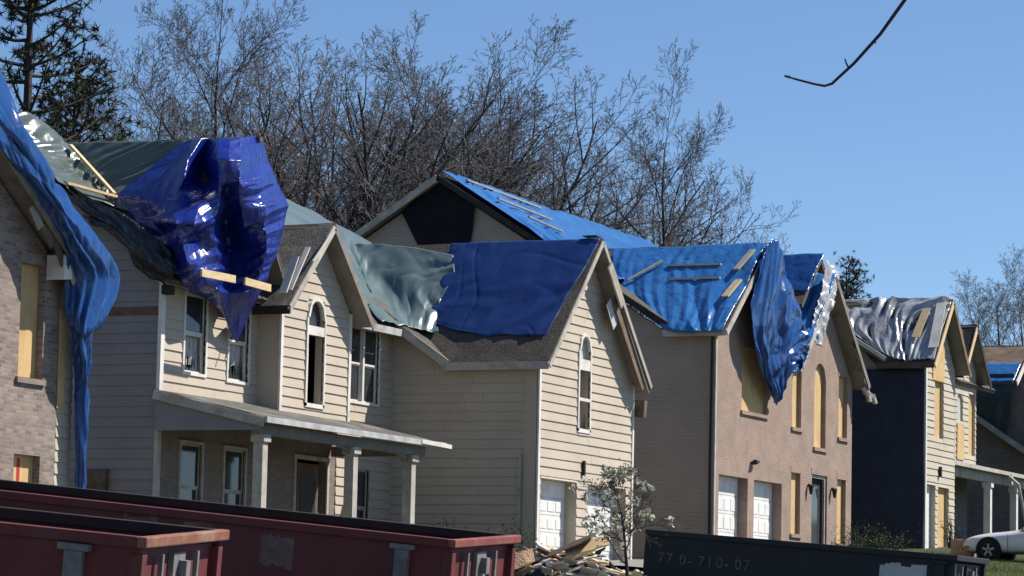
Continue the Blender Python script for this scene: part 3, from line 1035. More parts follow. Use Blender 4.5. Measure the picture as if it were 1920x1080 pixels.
rakes(H4, .47, 32.25, 7.77, 34.4, 10.17, 36.55, .2, 'pine_board', 'sheathing')
MB().beam((-1.6, 32.2, 7.72), (.45, 32.2, 7.72), .04, .2).obj('fascia', 'dark_board', H4)
MB().beam((-1.3, 32.2, 7.95), (-3.2, 32.2, 9.16), .05, .14).obj('rake_board', 'trim', H4)
ops4b = [op(41.5, 42.2, 6.5, 7.5, .3), op(42.95, 43.8, 5.3, 7.6)]
top4b = [(41.2, 8.5), (42.5, 9.9), (43.95, 8.5)]
w = wall('bay_wall', 'X', -1.5, 4.7, top4b, ops4b, 'siding_cream', H4)
siding('X', -1.5, 4.9, top4b, ops4b, 'siding_cream', w)
boarded(H4, 'X', -1.5, 41.5, 42.2, 6.5, 7.5, .3, rec=.06, sill=False, ply='placard')
boarded(H4, 'X', -1.5, 42.95, 43.8, 5.3, 7.6, rec=.08, sill=False)
vbox('plywood_board', 'plywood', H4, -1.46, -1.445, 41.4, 42.3, 5.05, 6.4)
roof(H4, [(-2.5, 40.8, 8.1), (-1.05, 40.8, 8.1), (-1.05, 42.5, 10.15), (-4.6, 42.5, 10.15)], 'charred', seed=35)
roof(H4, [(-1.05, 44.4, 8.1), (-2.5, 44.4, 8.1), (-4.6, 42.5, 10.15), (-1.05, 42.5, 10.15)], 'charred', seed=36)
rakes(H4, -1.03, 40.8, 8.05, 42.5, 10.1, 44.4, .2, 'pine_board', 'charred')
MB().beam((.2, 36.4, 8.3), (-1.2, 41.2, 8.7), .15, .9).obj('charred_rafter', 'charred', H4)
MB().beam((.15, 36.0, 9.2), (-1.2, 40.9, 9.6), .2, .35).obj('charred_rafter', 'charred', H4)
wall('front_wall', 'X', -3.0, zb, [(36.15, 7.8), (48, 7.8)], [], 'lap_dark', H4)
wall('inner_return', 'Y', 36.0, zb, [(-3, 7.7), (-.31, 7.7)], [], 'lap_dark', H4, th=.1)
roof(H4, [(-.5, 36.2, 4.75), (-.5, 49.5, 4.75), (-3, 49.5, 5.3), (-3, 36.2, 5.3)], 'shingle_grey', 'porch_roof', .08, seed=37)
MB().box(-.95, -.75, 36.3, 49.3, 4.3, 4.66).obj('beam', 'trim_weathered', H4)
MB().beam((-.46, 36.2, 4.7), (-.46, 49.5, 4.7), .08, .14).obj('gutter', 'trim_weathered', H4)
for y in (43.4, 47.0):
    MB().box(-.98, -.72, y - .13, y + .13, 1.4, 4.3).box(-1.03, -.67, y - .18, y + .18, 4.1, 4.3).obj('post', 'trim', H4, bevel=.01)
vbox('porch_door', 'dark_board', H4, -3.0, -2.93, 37.8, 39.2, 1.8, 4.1)
vbox('downspout_strap', 'trim_weathered', H4, -.44, -.38, 45.0, 45.2, 4.3, 4.7)
MB().tube([(-.4, 44.6, 4.6), (-.1, 44.9, 4.3), (.1, 45.6, 2.4), (.15, 45.7, 2.0)], .06).obj('bent_downpipe', 'gutter', H4)
vbox('porch_floor', 'concrete', H4, -3, -.5, 36.2, 49.3, .8, 2.0)

# ---------------- farthest house
H5 = thing('house', (-5, 58, 2.3), 'dark brick house behind the far porch with brown roof and green tarp', 'house', 'houses along the street')
wall('side_wall', 'Y', 55, 1.5, [(-11, 8.2), (-7, 9.8), (-2.4, 8.9), (1.5, 8.9)], [], 'brick_dark', H5)
wall('front_wall', 'X', 1.5, 1.5, [(55, 8.5), (58, 10.4), (61, 8.5)], [], 'brick_dark', H5)
roof(H5, [(-10, 54.6, 9.0), (-2.9, 54.6, 9.0), (-2.9, 57, 10.75), (-10, 57, 10.75)], 'sheathing', seed=41)
roof(H5, [(-2.9, 59.4, 9.0), (-10, 59.4, 9.0), (-10, 57, 10.75), (-2.9, 57, 10.75)], 'sheathing', seed=42)
MB().beam((-2.85, 54.55, 8.95), (-2.85, 57, 10.7), .05, .22).obj('rake_board', 'trim', H5)
roof(H5, [(2.0, 54.4, 3.2), (2.0, 62, 3.2), (-4.6, 62, 7.7), (-4.6, 54.4, 7.7)], 'shingle_grey', 'porch_roof', .1, seed=43)
MB().beam((-4.6, 54.35, 7.62), (2.0, 54.35, 3.12), .05, .22).obj('rake_board', 'trim_weathered', H5)
vbox('corner_post', 'trim', H5, 1.6, 1.9, 54.7, 55, 1.5, 4)
vbox('end_wall', 'brick_dark', H5, -11, 1.4, 61, 61.2, 1.5, 8)

# ---------------- house at the left edge
H1 = thing('house', (-6, -25, -1.5), 'tan brick house at the left edge with boarded windows and blue tarp', 'house', 'houses along the street')
zb = -2.0
ops1 = [op(-21.98, -21.15, 2.8, 4.98), op(-22.0, -21.1, -.75, 1.34), op(-27.6, -26.6, 2.8, 4.98), op(-27.6, -26.6, -.75, 1.34)]
top1 = [(-30.5, 4.7), (-25.3, 8.0), (-20.59, 4.95)]
wall('front_wall', 'X', -1, zb, top1, ops1, 'brick_tan', H1, th=.3)
for k, o in enumerate(ops1):
    boarded(H1, 'X', -1, o['h0'], o['h1'], o['z0'], o['z1'], rec=.16, sillm='brick_tan')
vbox('lintel', 'brick_tan', H1, -1.1, -.985, -22.05, -21.08, 4.985, 5.2)
vbox('spray_mark', 'red_paint', H1, -1.158, -1.154, -21.65, -21.55, -.6, 1.28)
top1b = [(-20.589, 4.95), (-20.05, 4.6)]
w = wall('corner_wall', 'X', -1.02, zb, top1b, [], 'siding_cream', H1, th=.28)
siding('X', -1.02, .1, [(-20.585, 4.2), (-20.05, 4.2)], [], 'siding_cream', w)
vbox('plywood_board', 'plywood', H1, -.985, -.97, -20.62, -20.38, 2.3, 4.2)
vbox('post', 'sheathing', H1, -.985, -.95, -20.4, -20.25, -1.5, .05)
vbox('downpipe', 'steel_grey', H1, -.985, -.95, -20.58, -20.45, -1.5, .05)
wall('end_wall', 'Y', -20.3, zb, [(-11, 4.7), (-1.3, 4.7)], [], 'siding_cream', H1)
wall('side_wall', 'Y', -30.5, zb, [(-11, 4.7), (-1.0, 4.7)], [], 'brick_tan', H1)
vbox('back_wall', 'siding_cream', H1, -11.1, -11, -30.5, -20.1, zb, 4.7)
roof(H1, [(-11.4, -31.1, 4.55), (-.55, -31.1, 4.55), (-.55, -25.3, 8.35), (-11.4, -25.3, 8.35)], seed=51)
roof(H1, [(-.55, -19.8, 4.7), (-11.4, -19.8, 4.7), (-11.4, -25.3, 8.35), (-.55, -25.3, 8.35)], seed=52)
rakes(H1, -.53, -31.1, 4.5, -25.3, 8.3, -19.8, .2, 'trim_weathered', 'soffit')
b = MB()
b.hexa([(-.95, -21.2, 4.72), (-.55, -21.2, 4.72), (-.55, -20.9, 4.76), (-.95, -20.9, 4.76),
        (-.95, -21.2, 5.2), (-.55, -21.2, 5.2), (-.55, -21.0, 5.12), (-.95, -21.0, 5.12)])
b.obj('eave_box', 'trim', H1)
for i in range(4):
    MB().beam((-.62 + .02 * i, -22.3 + .4 * i, 6.0 - .3 * i), (-.6, -22.0 + .42 * i, 5.62 - .3 * i), .03, .18).obj('torn_soffit', ('grey_board', 'sheathing', 'dark_board', 'grey_board')[i], H1)

# ------------------------------------------------------------------ tarps
T1 = [[(-0.50,-23.99,7.12), (-0.35,-23.99,7.61), (-0.90,-23.28,8.51)],
  [(-0.50,-23.16,6.64), (-0.25,-23.21,7.08), (-0.80,-22.87,7.81)],
  [(-0.50,-22.49,6.18), (-0.25,-22.55,6.62), (-0.80,-22.07,7.25)],
  [(-0.50,-21.68,5.68), (-0.20,-21.74,5.97), (-0.80,-21.08,6.54)],
  [(-0.50,-21.19,5.12), (-0.20,-21.00,5.34), (-0.70,-20.03,5.82)],
  [(-0.70,-20.91,4.59), (-0.35,-20.37,4.85), (-0.60,-19.11,5.05)],
  [(-0.80,-20.63,3.95), (-0.40,-20.61,3.87), (-0.60,-19.68,4.11)],
  [(-0.80,-20.30,3.62), (-0.50,-20.51,3.57), (-0.80,-19.69,3.68)],
  [(-0.85,-20.15,2.80), (-0.60,-20.30,2.79), (-0.80,-19.67,2.84)],
  [(-0.85,-20.10,1.77), (-0.65,-20.20,1.76), (-0.80,-19.67,1.80)],
  [(-0.85,-20.08,0.63), (-0.70,-20.10,0.63), (-0.80,-19.66,0.65)]]
T1 = [[(-.45, -26.4, 8.6), (-.3, -26.4, 8.9), (-.9, -26.3, 9.6)]] + T1
tarp('tarp', T1, 'tarp_blue', 'twisted blue tarp hanging off the roof edge of the left brick house',
     [(.2, 2.2, .12, .05, -1), (.12, 4.3, .2, -.06, -1), (.10, 3.0, .25, .1, 1.6), (.03, 9, 1.0, .2, 1.2)], (60, 240), 11, ragged=.3)

T2b = [[(-8.4,-9.3,9.52), (-7.52,-9.30,9.50), (-6.37,-9.32,9.47), (-5.34,-9.35,9.43), (-4.6,-9.36,9.42)],
  [(-7.6,-9.75,8.9), (-7.11,-9.78,8.86), (-6.41,-9.80,8.82), (-5.6,-9.82,8.79), (-4.6,-9.79,8.84)],
  [(-7.0,-10.2,8.38), (-6.75,-10.2,8.35), (-6.32,-10.31,8.2), (-5.7,-10.40,8.05), (-4.6,-10.45,7.95)],
  [(-6.4,-10.6,7.85), (-6.2,-10.62,7.8), (-5.9,-10.7,7.7), (-5.4,-10.8,7.55), (-4.6,-10.9,7.4)]]
tarp('tarp', T2b, 'tarp_green', 'grey green tarp pleated over the ridge behind the crumpled royal blue tarp',
     [(.2, 1.5, .1, .9, -1), (.1, 2.9, .2, .8, -1), (.03, 5, 1.0, .9, 1.2)], (110, 70), 21)
T2a = [[(-9.6,-11.9,10.0), (-9.0,-11.0,9.85), (-8.75,-10.2,10.15), (-8.5,-9.3,9.75)],
  [(-8.1,-12.0,9.25), (-7.9,-10.9,9.2), (-7.8,-10.1,9.2), (-7.5,-9.7,9.05)],
  [(-7.1,-12.05,8.5), (-6.95,-11.1,8.45), (-6.9,-10.5,8.4), (-6.7,-10.2,8.3)],
  [(-6.2,-12.05,7.85), (-6.1,-11.3,7.8), (-6.0,-10.8,7.75), (-5.9,-10.6,7.7)]]
ta = tarp('tarp', T2a, 'tarp_green', 'pale grey green tarp with two timber battens beside the left roof edge',
     [(.16, 1.5, .1, 1.45, -1), (.09, 3.0, .2, 1.35, -1), (.02, 1.2, 5, .0, 1.2)], (80, 80), 23)
MB().beam((-7.75, -9.85, 9.35), (-6.1, -10.5, 8.05), .09, .05).obj('batten', 'pine_board', ta)
MB().beam((-6.25, -12.3, 8.05), (-6.05, -10.5, 7.98), .09, .06).obj('batten', 'pine_board', ta)
TB = [[(-6.55,-12.00,8.17), (-5.76,-12.05,7.72), (-4.88,-12.10,7.34), (-4.10,-12.10,6.84), (-3.70,-11.90,6.49)],
  [(-6.10,-11.95,7.46), (-5.29,-12.10,7.11), (-4.54,-12.25,6.60), (-3.95,-12.25,6.22), (-3.58,-12.00,6.00)],
  [(-5.83,-11.90,7.16), (-4.99,-12.00,6.88), (-4.60,-12.00,6.14), (-3.99,-12.05,5.80), (-3.68,-11.90,5.77)]]
tarp('plastic_sheet', TB, 'tarp_black', 'shiny black plastic sheet sagging below the left roof edge of the porch house',
     [(.08, .5, 3, 0, 1.2), (.04, 2, 5, .3, 1)], (60, 40), 25, cat='sheet')
T3 = [  [(-4.91,-9.46,9.34), (-4.67,-9.48,9.40), (-4.00,-10.23,9.30), (-3.90,-10.06,9.30), (-3.40,-10.50,9.23), (-3.20,-10.36,9.22), (-3.10,-10.05,9.29), (-3.20,-9.25,9.45), (-3.40,-8.51,9.54)],
  [(-5.35,-9.78,8.91), (-4.72,-10.13,8.85), (-3.90,-10.99,8.67), (-4.15,-9.94,8.81), (-3.00,-11.21,8.62), (-2.70,-11.21,8.59), (-2.60,-10.85,8.63), (-3.00,-9.33,8.87), (-3.40,-8.10,9.01)],
  [(-5.77,-10.12,8.44), (-4.86,-10.57,8.34), (-3.80,-11.30,8.19), (-4.10,-9.83,8.41), (-2.90,-11.26,8.10), (-2.80,-11.04,8.07), (-2.50,-11.05,8.12), (-2.70,-9.70,8.25), (-3.30,-7.81,8.54)],
  [(-6.11,-10.43,8.02), (-5.02,-10.97,7.80), (-4.07,-11.28,7.72), (-3.30,-11.42,7.68), (-2.90,-11.23,7.75), (-3.30,-10.21,7.72), (-2.70,-10.67,7.75), (-2.60,-9.73,7.75), (-3.10,-7.65,8.04)],
  [(-5.35,-10.87,7.40), (-4.56,-11.25,7.26), (-3.30,-12.43,7.01), (-2.90,-12.30,7.01), (-3.00,-11.20,7.27), (-3.70,-9.47,7.27), (-3.00,-9.85,7.20), (-2.60,-9.57,7.22), (-3.10,-7.85,7.46)],
  [(-4.58,-11.30,6.77), (-3.80,-11.90,6.59), (-3.20,-12.34,6.60), (-3.40,-11.30,6.79), (-3.10,-10.99,6.76), (-3.80,-9.14,6.82), (-3.20,-9.21,6.80), (-2.70,-9.36,6.82), (-3.10,-8.08,6.95)],
  [(-3.80,-11.71,6.16), (-3.60,-11.74,6.09), (-3.30,-11.78,6.07), (-3.20,-11.37,6.12), (-3.20,-10.65,6.20), (-3.70,-9.16,6.26), (-3.30,-9.12,6.25), (-2.90,-9.22,6.35), (-3.10,-8.41,6.49)],
  [(-3.80,-11.38,5.83), (-3.60,-11.37,5.77), (-3.40,-11.28,5.75), (-3.30,-10.93,5.75), (-3.20,-10.58,5.72), (-3.40,-9.66,5.77), (-3.20,-9.35,5.82), (-3.10,-9.09,5.94), (-3.20,-8.46,6.08)],
  [(-3.90,-10.96,5.70), (-3.85,-10.64,5.65), (-3.80,-10.29,5.61), (-3.70,-10.02,5.52), (-3.70,-9.60,5.35), (-3.80,-8.98,4.99), (-3.90,-8.48,4.76), (-3.85,-8.24,5.18), (-3.50,-8.16,5.96)]]
tb = tarp('tarp', T3, 'tarp_royal', 'crumpled shiny royal blue tarp bundled over the gable above the porch',
     [(.10, 1.1, .25, .8, -1), (.09, 2.2, .3, .65, -1), (.07, 3.6, .3, .95, -1), (.035, 6.2, .4, .75, -1), (.04, 3.0, .6, .8, 2.0)],
     (230, 200), 37, ragged=.15, linear=True)
MB().beam((-2.72, -12.25, 5.93), (-2.72, -10.75, 5.95), .05, .17).obj('batten', 'pine_board', tb)
MB().beam((-2.72, -10.3, 5.96), (-2.72, -9.1, 5.93), .05, .17).obj('batten', 'pine_board', tb)
T4 = [[(-7.02,2.5,8.46), (-6.9,2.8,8.55), (-5.10,2.72,8.4), (-3.65,2.49,8.1)],
  [(-6.04,1.17,7.72), (-6.0,2.1,7.9), (-4.58,2.02,7.68), (-3.35,1.91,7.46)],
  [(-4.95,-0.5,6.9), (-5.02,1.30,7.0), (-4.18,1.10,6.85), (-3.4,1.20,6.69)],
  [(-3.62,-1.6,5.95), (-3.62,-0.5,5.98), (-3.5,0.05,5.9), (-3.05,0.45,5.85)]]
tarp('tarp', T4, 'tarp_pale', 'pale green tarp over the roof valley left of the dark blue tarp',
     [(.1, .9, .1, .15, -1), (.06, 2.0, .1, .25, -1), (.03, 3, .5, .1, 1.5)], (80, 70), 41)
TM = [[(-8.9, -2.0, 9.75), (-8.75, .5, 9.85), (-8.65, 2.75, 9.76), (-8.06, 3.94, 9.34), (-7.3, 4.97, 8.85)],
  [(-7.3, -2.4, 8.75), (-7.3, .2, 8.8), (-7.3, 2.0, 8.85), (-7.0, 2.9, 8.7), (-6.7, 3.4, 8.55)],
  [(-5.9, -2.9, 7.7), (-5.9, .0, 7.7), (-6.1, 1.4, 7.85), (-6.2, 1.9, 7.95), (-6.2, 2.3, 8.0)],
  [(-4.3, -3.2, 6.45), (-4.3, -1.0, 6.45), (-4.7, .0, 6.75), (-5.2, .6, 7.15), (-5.6, 1.3, 7.5)]]
tarp('tarp', TM, 'tarp_pale', 'pale green tarp along the main ridge right of the crumpled blue tarp',
     [(.06, 1.2, .4, 0, 1.2)], (60, 60), 43)
T5 = [[(-3.90,2.85,8.46), (-2.57,2.85,8.46), (-1.18,2.84,8.45), (0.40,2.84,8.45)],
  [(-3.75,2.23,7.80), (-2.36,1.91,7.45), (-0.93,1.94,7.48), (0.30,1.91,7.44)],
  [(-3.54,1.37,6.86), (-2.20,1.13,6.59), (-0.87,1.02,6.48), (0.13,1.14,6.61)],
  [(-3.62,0.78,6.22), (-2.14,0.39,5.79), (-0.98,0.31,5.71), (0.05,0.29,5.69)]]
tarp('tarp', T5, 'tarp_navy', 'flat dark blue tarp stretched over the garage wing roof of the porch house',
     [(.06, .5, .1, 1.15, -1), (.03, 1.1, .1, .9, -1), (.022, .9, .02, .05, -9), (.022, 1.0, .02, 1.5, -9), (.006, 1.6, 1.2, .4, 1.2)], (90, 70), 45)
MB().beam((.3, 3.0, 8.53), (-.1, 3.0, 8.53), .35, .03).obj('ridge_cap', 'shingle', H2)
T6 = [[(-8.74,12.2,11.95), (-8.6,15.54,11.9), (-8.6,20.64,11.85), (-8.5,28,11.8)],
  [(-7.4,12.15,11.1), (-7.17,14.82,10.95), (-6.95,19.07,10.8), (-7.0,28,10.85)],
  [(-6.0,12.1,10.22), (-5.66,13.65,10.02), (-5.3,16.21,9.8), (-5.6,25,9.98)],
  [(-4.6,12.0,9.35), (-4.1,12.2,9.06), (-3.5,13,8.75), (-3.5,15.13,8.75)]]
tc6 = tarp('tarp', T6, 'tarp_sky', 'bright blue tarp along the high main ridge of the pink brick house',
     [(.09, .45, .1, .1, -1), (.06, 1.0, .15, .25, -1), (.04, .8, .1, 1.4, -1), (.02, 2, .6, .1, 1.5)], (120, 80), 51)
for k in range(3):
    MB().beam((-8.3 + .9 * k, 13.0 + .3 * k, 11.76 - .55 * k), (-7.9 + .9 * k, 17.6 - 1.2 * k, 11.5 - .55 * k), .08, .05).obj('batten', 'grey_board', tc6)
TH = [[(-10.11,12.33,10.73), (-9.33,12.33,11.45), (-8.84,12.33,11.72), (-8.12,12.33,11.25), (-7.7, 12.33, 10.9)],
  [(-9.83,12.36,10.2), (-9.30,12.34,10.45), (-8.60,12.34,10.6), (-8.0,12.36,10.5), (-7.75, 12.35, 10.3)],
  [(-9.55,12.36,9.7), (-9.11,12.36,9.5), (-8.40,12.35,9.6), (-7.96,12.36,9.7), (-7.85, 12.36, 9.7)]]
tarp('plastic_sheet', TH, 'tarp_pitch', 'black plastic sheet covering the hole in the high gable of the brick house',
     [(.03, 1.5, 1.5, .3, 1.2)], (60, 40), 53, cat='sheet', ragged=.7)
T7 = [[(-4.48,15.3,9.82), (-2.69,15.35,9.85), (-1.18,15.4,9.88), (0.43,15.38,9.86)],
  [(-4.15,14.61,9.24), (-2.54,14.65,9.27), (-0.95,14.48,9.13), (0.42,14.65,9.27)],
  [(-3.45,13.58,8.39), (-2.08,13.53,8.35), (-0.76,13.38,8.22), (0.42,13.45,8.28)],
  [(-3.05,13.24,8.1), (-1.36,12.10,7.2), (-0.41,11.98,7.06), (0.4,11.97,7.05)],
  [(-3.0,13.0,7.95), (-1.36,11.97,7.0), (-0.41,11.95,6.92), (0.4,11.95,6.92)]]
tc7 = tarp('tarp', T7, 'tarp_sky', 'creased blue tarp with timber battens on the brick garage wing roof',
     [(.11, .45, .15, .1, -1), (.06, 1.1, .2, .35, -1), (.035, 2.4, .3, .2, -1), (.05, .7, .1, 1.2, -1), (.01, 2.0, .8, .4, 1.5)], (130, 100), 55)
for p, q, m_, wd in (((-2.36,14.50,9.17), (-0.66,14.48,9.16), 'pine_board', .09), ((-2.05,13.91,8.69), (-0.47,13.90,8.69), 'pine_board', .07),
                     ((-3.33,13.75,8.68), (-2.56,14.58,9.33), 'pine_board', .09), ((0.03,13.00,8.03), (0.2,13.66,8.58), 'pine_board', .24),
                     ((-.05,14.1,8.95), (0.15,14.95,9.62), 'grey_board', .2)):
    MB().beam(p, q, wd, .05).obj('batten', m_, tc7)
T7h = [[(.55,14.4,9.2), (.66,15.5,10.0), (.66,16.6,9.12), (.66,17.7,8.2), (.64,18.8,7.3)],
  [(.55,13.95,8.05), (.72,15.2,8.3), (.7,16.5,8.1), (.68,17.6,7.6), (.64,18.75,7.0)],
  [(.5,14.1,7.1), (.62,15.4,7.0), (.62,16.6,7.1), (.62,17.5,7.1), (.62,18.6,6.75)],
  [(.38,15.1,6.15), (.45,15.7,6.05), (.5,16.6,6.2), (.55,17.3,6.6), (.6,18.3,6.5)],
  [(.28,16.2,5.55), (.3,16.5,5.4), (.34,17.0,5.2), (.45,17.3,6.0), (.58,18.2,6.35)]]
tarp('tarp', T7h, 'tarp_blue', 'loose blue tarp corner hanging over the boarded window of the brick house',
     [(.2, .9, .2, .35, -1), (.03, 1.3, .5, 1.0, -1), (.1, 1.6, .2, .3, -1), (.05, 3.1, .2, .2, -1), (.04, 3, 1.2, .5, 1.6)], (120, 120), 57, ragged=.25)
T8b = [[(-2.6,21.66,10.32), (-1.80,21.66,10.32), (-0.91,21.66,10.32), (0.06,21.66,10.32)],
  [(-2.3,20.9,9.6), (-1.51,20.85,9.55), (-0.61,20.82,9.53), (0.0,20.84,9.54)],
  [(-2.3,20.3,9.0), (-1.51,20.3,9.0), (-0.61,20.3,8.98), (0.0,20.3,8.98)]]
tarp('tarp', T8b, 'tarp_blue', 'blue tarp on the upper ridge behind the right brick gable',
     [(.03, 2, 1, .2, 1.2)], (40, 24), 59)
T8 = [[(-1.9,21.6,9.72), (-0.69,21.6,9.7), (0.5,21.6,9.7)],
  [(-1.6,20.80,8.9), (-0.59,20.78,8.88), (0.5,20.56,8.7)],
  [(-1.2,19.80,7.95), (-0.23,19.79,7.95), (0.52,19.58,7.75)],
  [(-0.8,18.9,7.15), (0.14,18.7,7.1), (0.62,18.6,7.0)],
  [(-0.4,18.4,6.75), (0.5,17.9,7.0), (0.66,18.2,6.3)]]
tarp('tarp', T8, 'tarp_sky', 'blue tarp with vertical folds draped over the right brick gable',
     [(.16, 1.4, .1, .12, -1), (.09, 2.6, .15, .05, -1), (.03, 5, .6, .1, 1.3)], (90, 90), 61, ragged=.2)
T8e = [[(.3, 21.3, 10.1), (.52, 21.9, 9.75)], [(.35, 20.6, 9.0), (.6, 21.3, 8.9)], [(.4, 19.8, 8.1), (.62, 20.5, 8.0)], [(.42, 19.3, 7.4), (.6, 20.0, 7.2)]]
tarp('plastic_sheet', T8e, 'tarp_silver', 'crinkled silver plastic strip along the left edge of the right brick gable',
     [(.1, 3, 3, .2, 1.2), (.06, 7, 7, .4, 1)], (24, 50), 63, cat='sheet')
T9 = [[(-3.9,34.44,10.36), (-2.43,34.43,10.35), (-1.05,34.41,10.34), (0.45,34.40,10.32)],
  [(-3.4,33.87,9.72), (-2.04,33.84,9.69), (-0.93,33.73,9.57), (0.42,33.70,9.55)],
  [(-2.80,33.21,8.99), (-1.59,33.10,8.86), (-0.79,32.99,8.74), (0.4,32.89,8.62)],
  [(-1.83,32.65,8.36), (-0.96,32.28,7.97), (-0.38,32.25,7.92), (0.41,32.3,7.97)]]
tarp('tarp', T9, 'tarp_silver', 'silver grey tarp with bright creases on the cream house roof',
     [(.17, .8, .1, .25, -1), (.12, 1.6, .15, .4, -1), (.07, 3.0, .15, .35, -1), (.03, 3, 1, .3, 1.5)], (110, 80), 65)
MB().beam((.30, 32.55, 8.35), (.12, 34.1, 10.05), .34, .03, (0, -.7, .7)).obj('board', 'trim', H4)
MB().beam((-.45, 32.9, 8.75), (-.35, 33.9, 9.85), .28, .03, (0, -.7, .7)).obj('board', 'pine_board', H4)
TN = [[(-7.2, 32.5, 7.6), (-4, 32.5, 7.65), (-2, 32.5, 7.62), (.02, 32.5, 7.6)], [(-7.2, 32.48, 5), (-4, 32.45, 5), (-2, 32.5, 5), (.0, 32.5, 5)],
      [(-7.2, 32.5, 3), (-4, 32.5, 3), (-2, 32.46, 3), (.03, 32.5, 3)], [(-7.2, 32.45, 1.1), (-4, 32.45, 1.1), (-2, 32.45, 1.1), (-.02, 32.45, 1.1)]]
tarp('plastic_sheet', TN, 'tarp_night', 'large matt black sheet covering the side wall of the cream house',
     [(.04, 1, .5, 0, 1.2)], (60, 50), 67, cat='sheet', ragged=.2)
T10 = [[(-4.75,54.9,9.45), (-3.97,54.9,9.4), (-3.05,54.9,9.4)],
  [(-4.65,54.6,8.8), (-3.86,54.6,8.7), (-3.05,54.6,8.6)],
  [(-4.6,54.6,7.95), (-3.74,54.6,7.7), (-3.2,54.6,7.4)],
  [(-4.4,54.6,7.4), (-3.8,54.6,7.0), (-3.35,54.6,6.6)]]
tarp('tarp', T10, 'tarp_forest', 'dark green tarp hanging on the side of the farthest house',
     [(.14, 1.1, .1, .7, -1), (.07, 2.3, .2, .6, -1)], (60, 60), 69)
T10b = [[(-4.9, 55.75, 9.92), (-3.0, 55.75, 9.92)], [(-4.9, 54.55, 9.02), (-3.0, 54.55, 9.02)]]
tarp('tarp', T10b, 'tarp_sky', 'narrow blue tarp strip along the eave of the farthest house', [(.02, 2, 1, .1, 1)], (30, 10), 71)

# ------------------------------------------------------------------ dumpsters
def text_mesh(s, size):
    cu = bpy.data.curves.new('lettering', 'FONT')
    cu.body = s
    cu.size = size
    cu.extrude = .004
    o = bpy.data.objects.new('lettering', cu)
    COL.objects.link(o)
    me = bpy.data.meshes.new_from_object(o.evaluated_get(bpy.context.evaluated_depsgraph_get()))
    bpy.data.objects.remove(o)
    v = [tuple(p.co) for p in me.vertices]
    f = [tuple(p.vertices) for p in me.polygons]
    return v, f


def dumpster(P, a, b, L_, Wd, Ht, label, body, rail, rib, ends=True, letters=None, patch=None, rib_x=(.72,)):
    """open roll-off container. P = top corner nearest the camera at the street end, a = along the long side
    towards the street end, b = across, both may tilt with the slope"""
    a = Vector(a).normalized()
    n = a.cross(Vector(b)).normalized()
    b = n.cross(a)
    P = Vector(P)
    T = lambda x, y, z: tuple(P + a * x + b * y + n * z)
    root = thing('dumpster', P - a * L_ / 2 + b * Wd / 2 - n * Ht, label, 'dumpster')

    def bx(name, m, x0, x1, y0, y1, z0, z1, par=None, bev=0):
        q = [T(x0, y0, z0), T(x1, y0, z0), T(x1, y1, z0), T(x0, y1, z0), T(x0, y0, z1), T(x1, y0, z1), T(x1, y1, z1), T(x0, y1, z1)]
        return MB().hexa(q).obj(name, m, par or root, bevel=bev)
    bx('side_panel', body, -L_, -.02, .04, .08, -Ht, -.1)
    bx('side_panel', body, -L_, -.02, Wd - .06, Wd - .04, -Ht, -.1)
    bx('inner_shade_panel', 'steel_inner_shade', -L_, -.16, Wd - .09, Wd - .062, -Ht, -.13)  # added dark sheet, painted as the shaded inside of the far wall
    bx('end_panel', body, -L_, -L_ + .05, .08, Wd - .08, -Ht, -.1)
    door = bx('end_door', body, -.14, -.09, .08, Wd - .08, -Ht, -.15)
    bx('floor_plate', 'steel_grey', -L_, -.1, .08, Wd - .08, -Ht, -Ht + .05)
    bx('top_rail', body, -L_, -.06, -.02, .12, -.12, 0, bev=.015)
    bx('top_rail', 'steel_inner_shade', -L_, -.06, Wd - .12, Wd + .02, -.12, 0, bev=.015)
    bx('end_rail', rail, -.06, .05, -.03, Wd + .04, -.11, .002, bev=.015)
    for y in (.02, Wd - .14):
        bx('corner_post', body, -.15, .0, y, y + .14, -Ht, -.18, bev=.01)
    bx('door_brace', rib, -.09, -.03, Wd * .42, Wd * .42 + .34, -Ht, -.2)
    bx('door_brace', body, -.09, -.02, .2, Wd - .2, -.75, -.63)
    bx('hinge_bar', 'steel_grey', -.05, .0, Wd * .68, Wd * .68 + .05, -Ht, -.2)
    bx('hinge_bar', 'steel_grey', -.05, .0, Wd * .25, Wd * .25 + .05, -Ht, -.2)
    bx('latch', 'steel_grey', -.03, .06, Wd * .48, Wd * .48 + .12, -.5, -.28)
    for x in rib_x:
        bx('rib', rib, -x - .1, -x + .1, -.05, .04, -Ht, -.2, bev=.01)
        bx('rib_cap', rib, -x - .17, -x + .17, -.07, .04, -.2, -.13, bev=.01)
    if not patch:
        bx('sticker', 'sticker', -.09, -.005, Wd * .40, Wd * .40 + .5, -.95, -.45)
    for t in (letters or ()):
        s, size, x, z, m = t
        for ch in s:
            if ch != ' ':
                v, f = text_mesh(ch, size)
                k = MB()
                k.add([T(x + p[0], .034 - p[2], z + p[1]) for p in v], f)
                k.obj('letter', m, root)
            x += size * (.36 if ch in ' -1I' else .62)
    for t in (patch or ()):
        x0, x1, z0, z1, m = t
        nn = 9
        k = MB()
        for i in range(nn):
            xa, xb = x0 + (x1 - x0) * i / nn, x0 + (x1 - x0) * (i + 1) / nn
            ja, jb = RNG.uniform(-.04, .04), RNG.uniform(-.04, .04)
            k.add([T(xa, .036, z0 + ja), T(xb, .036, z0 + ja), T(xb, .036, z1 + jb), T(xa, .036, z1 + jb)], [(0, 1, 2, 3)])
        k.obj('worn_patch', m, root)
    for i in range(2):       # skids
        bx('skid', 'steel_grey', -L_ + .3, -.3, .5 + i * (Wd - 1.1), .6 + i * (Wd - 1.1), -Ht - .16, -Ht)
    return root


